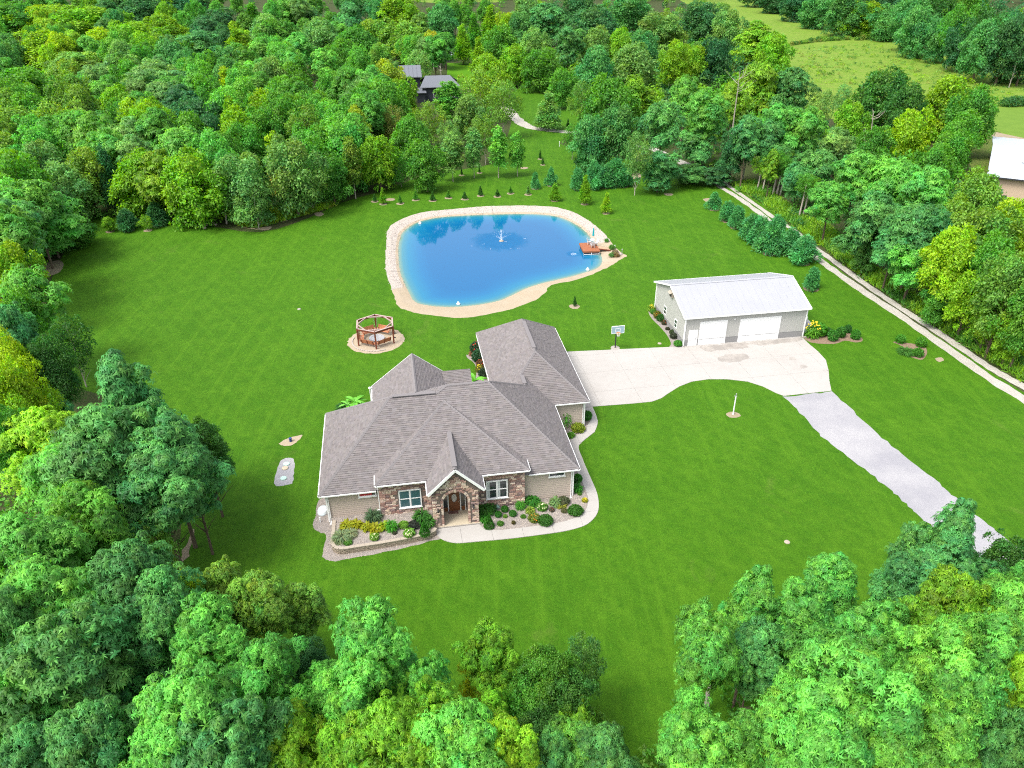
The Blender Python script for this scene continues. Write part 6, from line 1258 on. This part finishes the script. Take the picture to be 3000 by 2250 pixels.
for k_, x, y, kk, col, R, H, lab, fl in [('6', 1505, 580, 'fern', (.05, .16, .02), .45, .8, 'leafy plant on the pebble bank above the gangway', None), ('6', 1640, 760, 'fern', (.05, .16, .02), .6, 1.0, 'leafy plant at the gangway end', None), ('6', 1640, 935, 'fern', (.05, .14, .03), .6, .7, 'broad leaved plant on the bank below the gangway', None), ('6', 1745, 935, 'grassy', (.14, .10, .04), .45, .6, 'brown grassy plant on the bank tip', None), ('6', 1720, 870, 'loose', (.18, .16, .08), .5, .6, 'pale dry plant on the bank tip', None)]:
    plant(G(k_, x, y), 0, kk, col, R, H, lab, 'shore_plant', 'plant', fl)
for x, y, s_ in ((1790, 880, .3), (1830, 900, .28), (1860, 885, .25), (1760, 840, .31)):
    p = G('6', x, y); MB().lathe([(s_, 0), (s_ * .9, s_ * .4), (s_ * .4, s_ * .6), (.02, s_ * .62)], 7, sx=1.2).build('boulder', M_ROCK, loc=(p[0], p[1], -.02), rz=s_ * 9, label={.3: 'dark grey boulder nearest the water by the pump post', .28: 'dark grey boulder lowest beside the pump post', .25: 'smallest dark grey boulder against the pump post', .31: 'dark grey boulder among the shore plants'}[s_], cat='boulder', group='boulders beside the pump post')
# saplings, young conifers and pines, each in its mulch ring
def sapling(k, x, y, hpx, sp, col, wide, lab, ring=True, rr_=.75, name=None):
    X, Y = px(k, x, y); p = gp(X, Y); h = hpx / ZO[k][2] * dist(p[0], p[1]) / FPX / math.cos(PITCH - .1) * .95
    me, tr, base, Hc, Rc = rg.choice(PROTO[sp]); s = h / (base + Hc); R = wide * h
    o = thing(name or SW_[sp][0].replace('pine_tree', 'young_pine').replace('conical_tree', 'young_conifer'), lab, 'tree', (p[0], p[1], 0), rg.uniform(0, 6))
    link('trunk', tr, o, scale=(R / Rc, R / Rc, s)); link('crown', me, o, loc=(0, 0, base * s), scale=(R / Rc, R / Rc, s), color=CLR[col])
    if ring: ring_at(p, max(rr_, R * .6))
def ring_at(p, r):
    sheet('mulch_ring', rough([(p[0] + r * math.cos(a), p[1] - .1 + r * math.sin(a)) for a in np.linspace(0, 6.28, 18)[:-1]], .07, int(p[0] * 7) % 99, .3), .006, M_MULCH if r > 1.0 else M_DIRT)
row = [(217, 1305, 50, 'deep', .28), (272, 1322, 110, 'bright', .2), (382, 1318, 58, 'green', .26), (482, 1295, 60, 'green', .28), (592, 1300, 58, 'deep', .3), (695, 1282, 50, 'green', .28), (800, 1290, 50, 'deep', .3), (902, 1268, 66, 'deep', .26), (1012, 1273, 48, 'deep', .32), (1096, 1253, 50, 'green', .28), (1210, 1260, 58, 'sage', .25)]
names = ['first', 'second', 'third', 'fourth', 'fifth', 'sixth', 'seventh', 'eighth', 'ninth', 'tenth', 'eleventh']
for (x, y, h, c, w_), nm in zip(row, names): sapling('T', x, y, h, 'C', c, w_, f'{nm} sapling from the left in the row behind the pond', name='young_conifer')
sapling('T', 1256, 1223, 100, 'N', 'pine', .26, 'slim dark young conifer left of the two behind the sapling row'); sapling('T', 1358, 1203, 110, 'N', 'pine', .26, 'slim dark young conifer right of the two behind the sapling row')
sapling('T', 1383, 1300, 118, 'C', 'bright', .3, 'bright bushy young conifer above the right end of the pond'); sapling('T', 1577, 1322, 190, 'C', 'bright', .22, 'tallest bright young conifer above the dock'); sapling('4', 1922, 178, 175, 'C', 'lime', .24, 'yellow green young conifer nearest the dock')
sapling('T', 1528, 1225, 125, 'N', 'pine', .34, 'rounded dark evergreen left of the bushy pine cluster')
for (x, y, h, w_), lab in zip([(1635, 1222, 165, .32), (1705, 1212, 150, .36), (1770, 1205, 165, .36), (1825, 1208, 140, .34)], ['left', 'second', 'third', 'right']): sapling('T', x, y, h, 'N', 'pine', w_, f'{lab} bushy bluish pine in the cluster by the tall woods', rr_=1.1)
for k, x, y, h, w_, lab in [('R', 200, 1355, 105, .36, 'small bushy pine at the head of the lane row'), ('R', 285, 1430, 125, .38, 'second bushy pine along the lane row'), ('R', 345, 1472, 130, .38, 'third bushy pine along the lane row'), ('8', 440, 225, 165, .36, 'left pine of the dark lane clump'), ('8', 495, 268, 190, .34, 'middle pine of the dark lane clump'), ('8', 562, 315, 215, .32, 'front pine of the dark lane clump'), ('8', 600, 235, 160, .34, 'rear pine of the dark lane clump'), ('8', 690, 322, 165, .36, 'left pine of the pair beside the lane'), ('8', 775, 376, 170, .42, 'broad right pine of the pair beside the lane'), ('8', 830, 543, 135, .34, 'lone round pine behind the barn roof end')]:
    sapling(k, x, y, h, 'N', 'pine', w_, lab, rr_=1.1)
sapling('3', 205, 362, 82, 'C', 'deep', .16, 'tiny sapling with bare stem on the lawn between pond and barn', name='sapling')
sapling('A', 715, 1500, 95, 'M', 'bright', .42, 'small round young tree at the back left lawn corner'); sapling('A', 840, 1492, 130, 'N', 'dteal', .4, 'blue spruce at the back left lawn corner'); sapling('A', 960, 1492, 100, 'S', 'bright', .4, 'low bright sapling between the two blue spruces'); sapling('A', 1030, 1462, 145, 'N', 'dteal', .38, 'tall blue spruce before the bright maples')
for x, y, h, lab in [(1288, 1030, 60, 'upper bare sapling on the far lawn strip'), (1305, 1068, 55, 'lower bare sapling on the far lawn strip'), (780, 1135, 50, 'dark little sapling between the slender trees'), (895, 1120, 40, 'thin sapling under the slender trees'), (1468, 828, 60, 'narrow dark sapling beside the far path')]:
    sapling('T', x, y, h, 'C', 'deep', .16, lab, rr_=.6, name='sapling')
for x, y in ((318, 1292), (2120, 1258), (1185, 1088)): ring_at(G('T', x, y), .9)
for k, x, y, h, lab in [('T', 1413, 950, 32, 'short white marker post on the far lawn strip'), ('T', 1476, 892, 30, 'dark marker post beside the far path')]:
    p = G(k, x, y); hh = h / 2.212 * dist(*p) / FPX; MB().tube([(0, 0, 0), (0, 0, hh)], .06, 6).lathe([(.075, 0), (.075, .06), (.01, .08)], 6, (0, 0, hh)).build('marker_post', M_WHITE if 'white' in lab else M_DARK, loc=(p[0], p[1], 0), label=lab, cat='post')
# rock pile under the maple
for i, (x, y, s_) in enumerate(((1322, 1445, .5), (1330, 1462, .6), (1325, 1478, .5), (1375, 1452, .55), (1395, 1458, .4))):
    p = G('A', x, y); MB().lathe([(s_, 0), (s_ * .95, s_ * .4), (s_ * .6, s_ * .8), (.03, s_ * .85)], 8, sy=.7).build('boulder', M_CAPST, loc=(p[0], p[1], -.03), rz=i, label=['top boulder of the stack under the bright maple', 'largest boulder of the stack under the bright maple', 'lowest boulder of the stack under the bright maple', 'left boulder of the pair right of the stack', 'small right boulder of the pair right of the stack'][i], cat='boulder', group='boulders under the maple')
# dead and bare trees; the neighbour's utility pole is built in the same shape
def dead_tree(k, x, yb, yt, lab, seed, lean=0):
    p = G(k, x, yb); D = dist(*p); h = (yb - yt) / ZO[k][2] * D / FPX / .86; rr2 = random.Random(seed); o = thing('dead_tree', lab, 'tree', (p[0], p[1], 0)); pts = [Vector((lean * t * h + rr2.uniform(-.1, .1), rr2.uniform(-.1, .1), h * t)) for t in (0, .25, .5, .75, 1)]
    MB().tube(pts, [.22, .18, .14, .09, .03], 7).build('trunk', PALEBARK, o)
    for i in range(9):
        s = pts[rr2.choice([2, 3, 3])].lerp(pts[4], rr2.random() * .6); a = rr2.uniform(0, 6.28); L_ = h * rr2.uniform(.1, .22); m_ = s + Vector((math.cos(a), math.sin(a), .5)) * L_ * .5; e_ = m_ + Vector((math.cos(a + .5), math.sin(a + .5), .9)) * L_ * .6
        MB().tube([s, m_, e_], [.055, .035, .01], 5).build('limb', PALEBARK, o)
dead_tree('R', 296, 1030, 560, 'tall bare pale trunk between the feathery trees', 1); dead_tree('R', 1200, 1040, 770, 'forked bare dead tree beside the dark round tree', 2, -.12); dead_tree('R', 1185, 1030, 850, 'leaning bare dead tree left of the forked one', 5, -.25); dead_tree('T', 600, 455, 285, 'thin pale utility pole above the neighbour roofs', 3)
dead_tree('BR', 130, 1340, 1050, 'bare twiggy dead tree amid the near woods', 4); dead_tree('T', 650, 560, 440, 'grey leafless bush beside the neighbour roofs', 7)
# pale stems at the wood edge by the lane
for i, (k, x, yb, yt) in enumerate([('R', 385, 1180, 900), ('R', 515, 1250, 1080), ('R', 580, 1275, 1100), ('R', 605, 1275, 1130), ('R', 630, 1265, 1150), ('R', 750, 1420, 1250), ('8', 1068, 250, 130), ('A', 1470, 1450, 1290), ('R', 480, 1240, 1130), ('R', 780, 1400, 1260)]):
    p = G(k, x, yb); h = (yb - yt) / 2.212 * dist(*p) / FPX / .86; o = thing('slim_tree', f'slim pale trunked tree at the dark wood edge, {["first","second","third","fourth","fifth","sixth","seventh","eighth","ninth","tenth"][i]} counted along the edge' if False else ['slim pale trunk behind the lane bend, standing apart at the left', 'slim pale trunk left of the close set lane group', 'slim pale trunk in the middle of the close set lane group', 'slim pale trunk right of the middle in the lane group', 'leaning slim trunk at the right of the lane group', 'short thick pale trunk above the lane dirt patch', 'twin slim trunk before the woods right of the lane', 'pale slanting trunk right of the maple rock pile', 'thin trunk just left of the lane group', 'thin trunk right of the short thick trunk'][i], 'tree', (p[0], p[1], 0))
    MB().tube([(0, 0, 0), (.15, 0, h * .5), (.3, .1, h * 1.15)], [.17, .14, .08], 7).build('trunk', PALEBARK, o)
    me, tr, base, Hc, Rc = PROTO['S'][i % 2]; link('crown', me, o, loc=(.3, .1, h * .85), scale=(.55, .55, .5), color=CLR[rg.choice(['teal', 'green', 'bright'])])

# ------------------------------------------------------------------ neighbours
nb_p = G('T', 600, 655); nh = thing('neighbour_house', 'dark clad neighbour house with grey metal roofs among the trees', 'house', (nb_p[0], nb_p[1], 0), math.radians(8)); S_ = dist(*nb_p) / FPX / 2.212
MB().box(-3.2, 7.5, 0, 9, 0, 4.2).build('wall', M_NHW, nh); MB().box(-9.5, -3.6, 5, 12, 0, 6.6).build('wing_wall', M_NHW, nh); MB().box(-5, -2.6, -2, 2.2, 0, 2.9).build('porch_wall', M_NHW, nh)
def slab_roof(vs4, th, m, parent, name='roof'):
    MB().add(list(vs4) + [(x, y, z - th) for x, y, z in vs4], [(0, 1, 2, 3), (7, 6, 5, 4), (0, 4, 5, 1), (1, 5, 6, 2), (2, 6, 7, 3), (3, 7, 4, 0)]).build(name, m, parent)
slab_roof([(-4, -1, 4.1), (8.3, -1, 4.1), (5.5, 4.5, 6.6), (-2, 4.5, 6.6)], .15, M_DMETAL, nh); slab_roof([(8.3, 10, 4.1), (-4, 10, 4.1), (-2, 4.5, 6.6), (5.5, 4.5, 6.6)], .15, M_DMETAL, nh)
slab_roof([(-10.5, 4, 6.4), (-3, 4, 6.4), (-3, 12.6, 8.6), (-10.5, 12.6, 8.6)], .2, M_DMETAL, nh); slab_roof([(-5.5, -2.6, 2.9), (-2.2, -2.6, 2.9), (-2.2, 2.3, 3.6), (-5.5, 2.3, 3.6)], .12, M_DMETAL, nh)
for i in range(7): MB().bar((-10.5 + i * 1.22, 4, 6.45), (-10.5 + i * 1.22, 12.6, 8.65), .06, .08).build('roof_seam', M_DMETAL, nh)
for x in (0, 2.6, 5.0): o = link('window', None, nh, (x, -.02, 1.0)); MB().box(0, 1.3, -.05, 0, 0, 1.9).build('frame', M_WHITE, o); MB().box(.1, 1.2, -.06, -.05, .1, 1.8).build('pane', M_GLASS, o)
p = G('T', 700, 400); sd = thing('garden_shed', 'small pale roofed shed at the edge of the far clearing', 'shed', (p[0], p[1], 0), .1); MB().box(-2, 2, 0, 4, 0, 2.4).build('wall', M_NHW, sd); slab_roof([(-2.4, -.4, 2.4), (2.4, -.4, 2.4), (2.4, 4.4, 3.4), (-2.4, 4.4, 3.4)], .12, M_BROOF, sd)
e0, e1 = G('R', 1985, 1137, 4.2), G('R', 2175, 1197, 4.2); fa = math.atan2(-.50, .866); fb = thing('farm_building', 'long farm building with pale blue white roof and tan wall', 'barn', (e0[0], e0[1], 0), fa)
MB().box(.4, 30, .4, 35, 0, 4.1).build('wall', M_BWALL, fb); slab_roof([(-.3, -.3, 4.15), (31, -.3, 4.15), (31, 18, 6.2), (-.3, 18, 6.2)], .15, M_BROOF, fb); slab_roof([(31, 36, 4.15), (-.3, 36, 4.15), (-.3, 18, 6.2), (31, 18, 6.2)], .15, M_BROOF, fb, 'rear_roof')
MB().box(-.3, 31, -.42, -.3, 3.9, 4.16).build('gutter', M_DARK, fb); MB().add([(.4, .4, 4.1), (.4, 35, 4.1), (.4, 18, 6.05)], [(0, 1, 2)]).build('gable', M_BWALL, fb)
rb3 = MB()
for i in range(34): rb3.bar((-.2 + i * .93, -.3, 4.17), (-.2 + i * .93, 18, 6.22), .06, .05)
rb3.build('roof_ribs', M_BROOF, fb, kind='stuff')
MB().bar((5, 9, 5.38), (9, 9, 5.38), 1.3, .08).build('skylight', M_WHITE, fb)
# hedgerow, meadow clumps, far bushes
def hedge(name, k, pts, r, h, cset, label, cat):
    c = [G(k, *p) for p in pts]; P = smoothpoly([tuple(q) for q in c], 8, False); mass(name, [(x + rg.uniform(-.6, .6), y + rg.uniform(-.6, .6), 0, r * rg.uniform(.7, 1.3), h * rg.uniform(.6, 1.3)) for x, y in P], 130, .5, .25, [CLR[rg.choice(cset)] for _ in P], label, None, cat)
hedge('hedgerow', 'R', [(700, 294), (800, 280), (900, 268), (1000, 262), (1080, 258)], 1.3, 1.6, ['deep', 'rust', 'olive', 'deep'], 'left dark brown hedgerow crossing the meadow', 'hedge')
hedge('hedgerow', 'R', [(1130, 262), (1220, 254), (1300, 246), (1380, 236)], 1.3, 1.7, ['deep', 'rust', 'olive'], 'right dark brown hedgerow crossing the meadow', 'hedge')
hedge('bush_row', 'R', [(2030, 538), (2100, 540), (2212, 542)], 1.6, 2.2, ['dteal', 'deep'], 'low dark bush row at the right side of the meadow', 'bush')
hedge('bush_row', 'R', [(2080, 690), (2150, 688), (2240, 686)], 1.5, 2.6, ['deep', 'dteal'], 'dark bush row by the mown field', 'bush')
hedge('field_bush', 'R', [(225, 55), (260, 58), (290, 56)], 2.0, 3.0, ['sage', 'olive'], 'grey green bush in the far meadow corner', 'bush')
cen, cols = [], []
MP = [tuple(gp(*q)) for q in [(2330, 140), (2560, 130), (2800, 190), (3000, 230), (3000, 300), (2850, 290), (2700, 250), (2500, 250), (2360, 260)]]
xs = [q[0] for q in MP]; ys = [q[1] for q in MP]
for i in range(700):
    q = (rg.uniform(min(xs), max(xs)), rg.uniform(min(ys), max(ys)))
    if inside(q, MP): cen.append((q[0], q[1], 0, rg.uniform(.3, 1.6), rg.uniform(.3, .9))); cols.append(CLR[rg.choice(['olive', 'lime', 'rust', 'sage', 'olive', 'deep'])])
mass('meadow_tufts', cen, 24, .5, .2, cols)
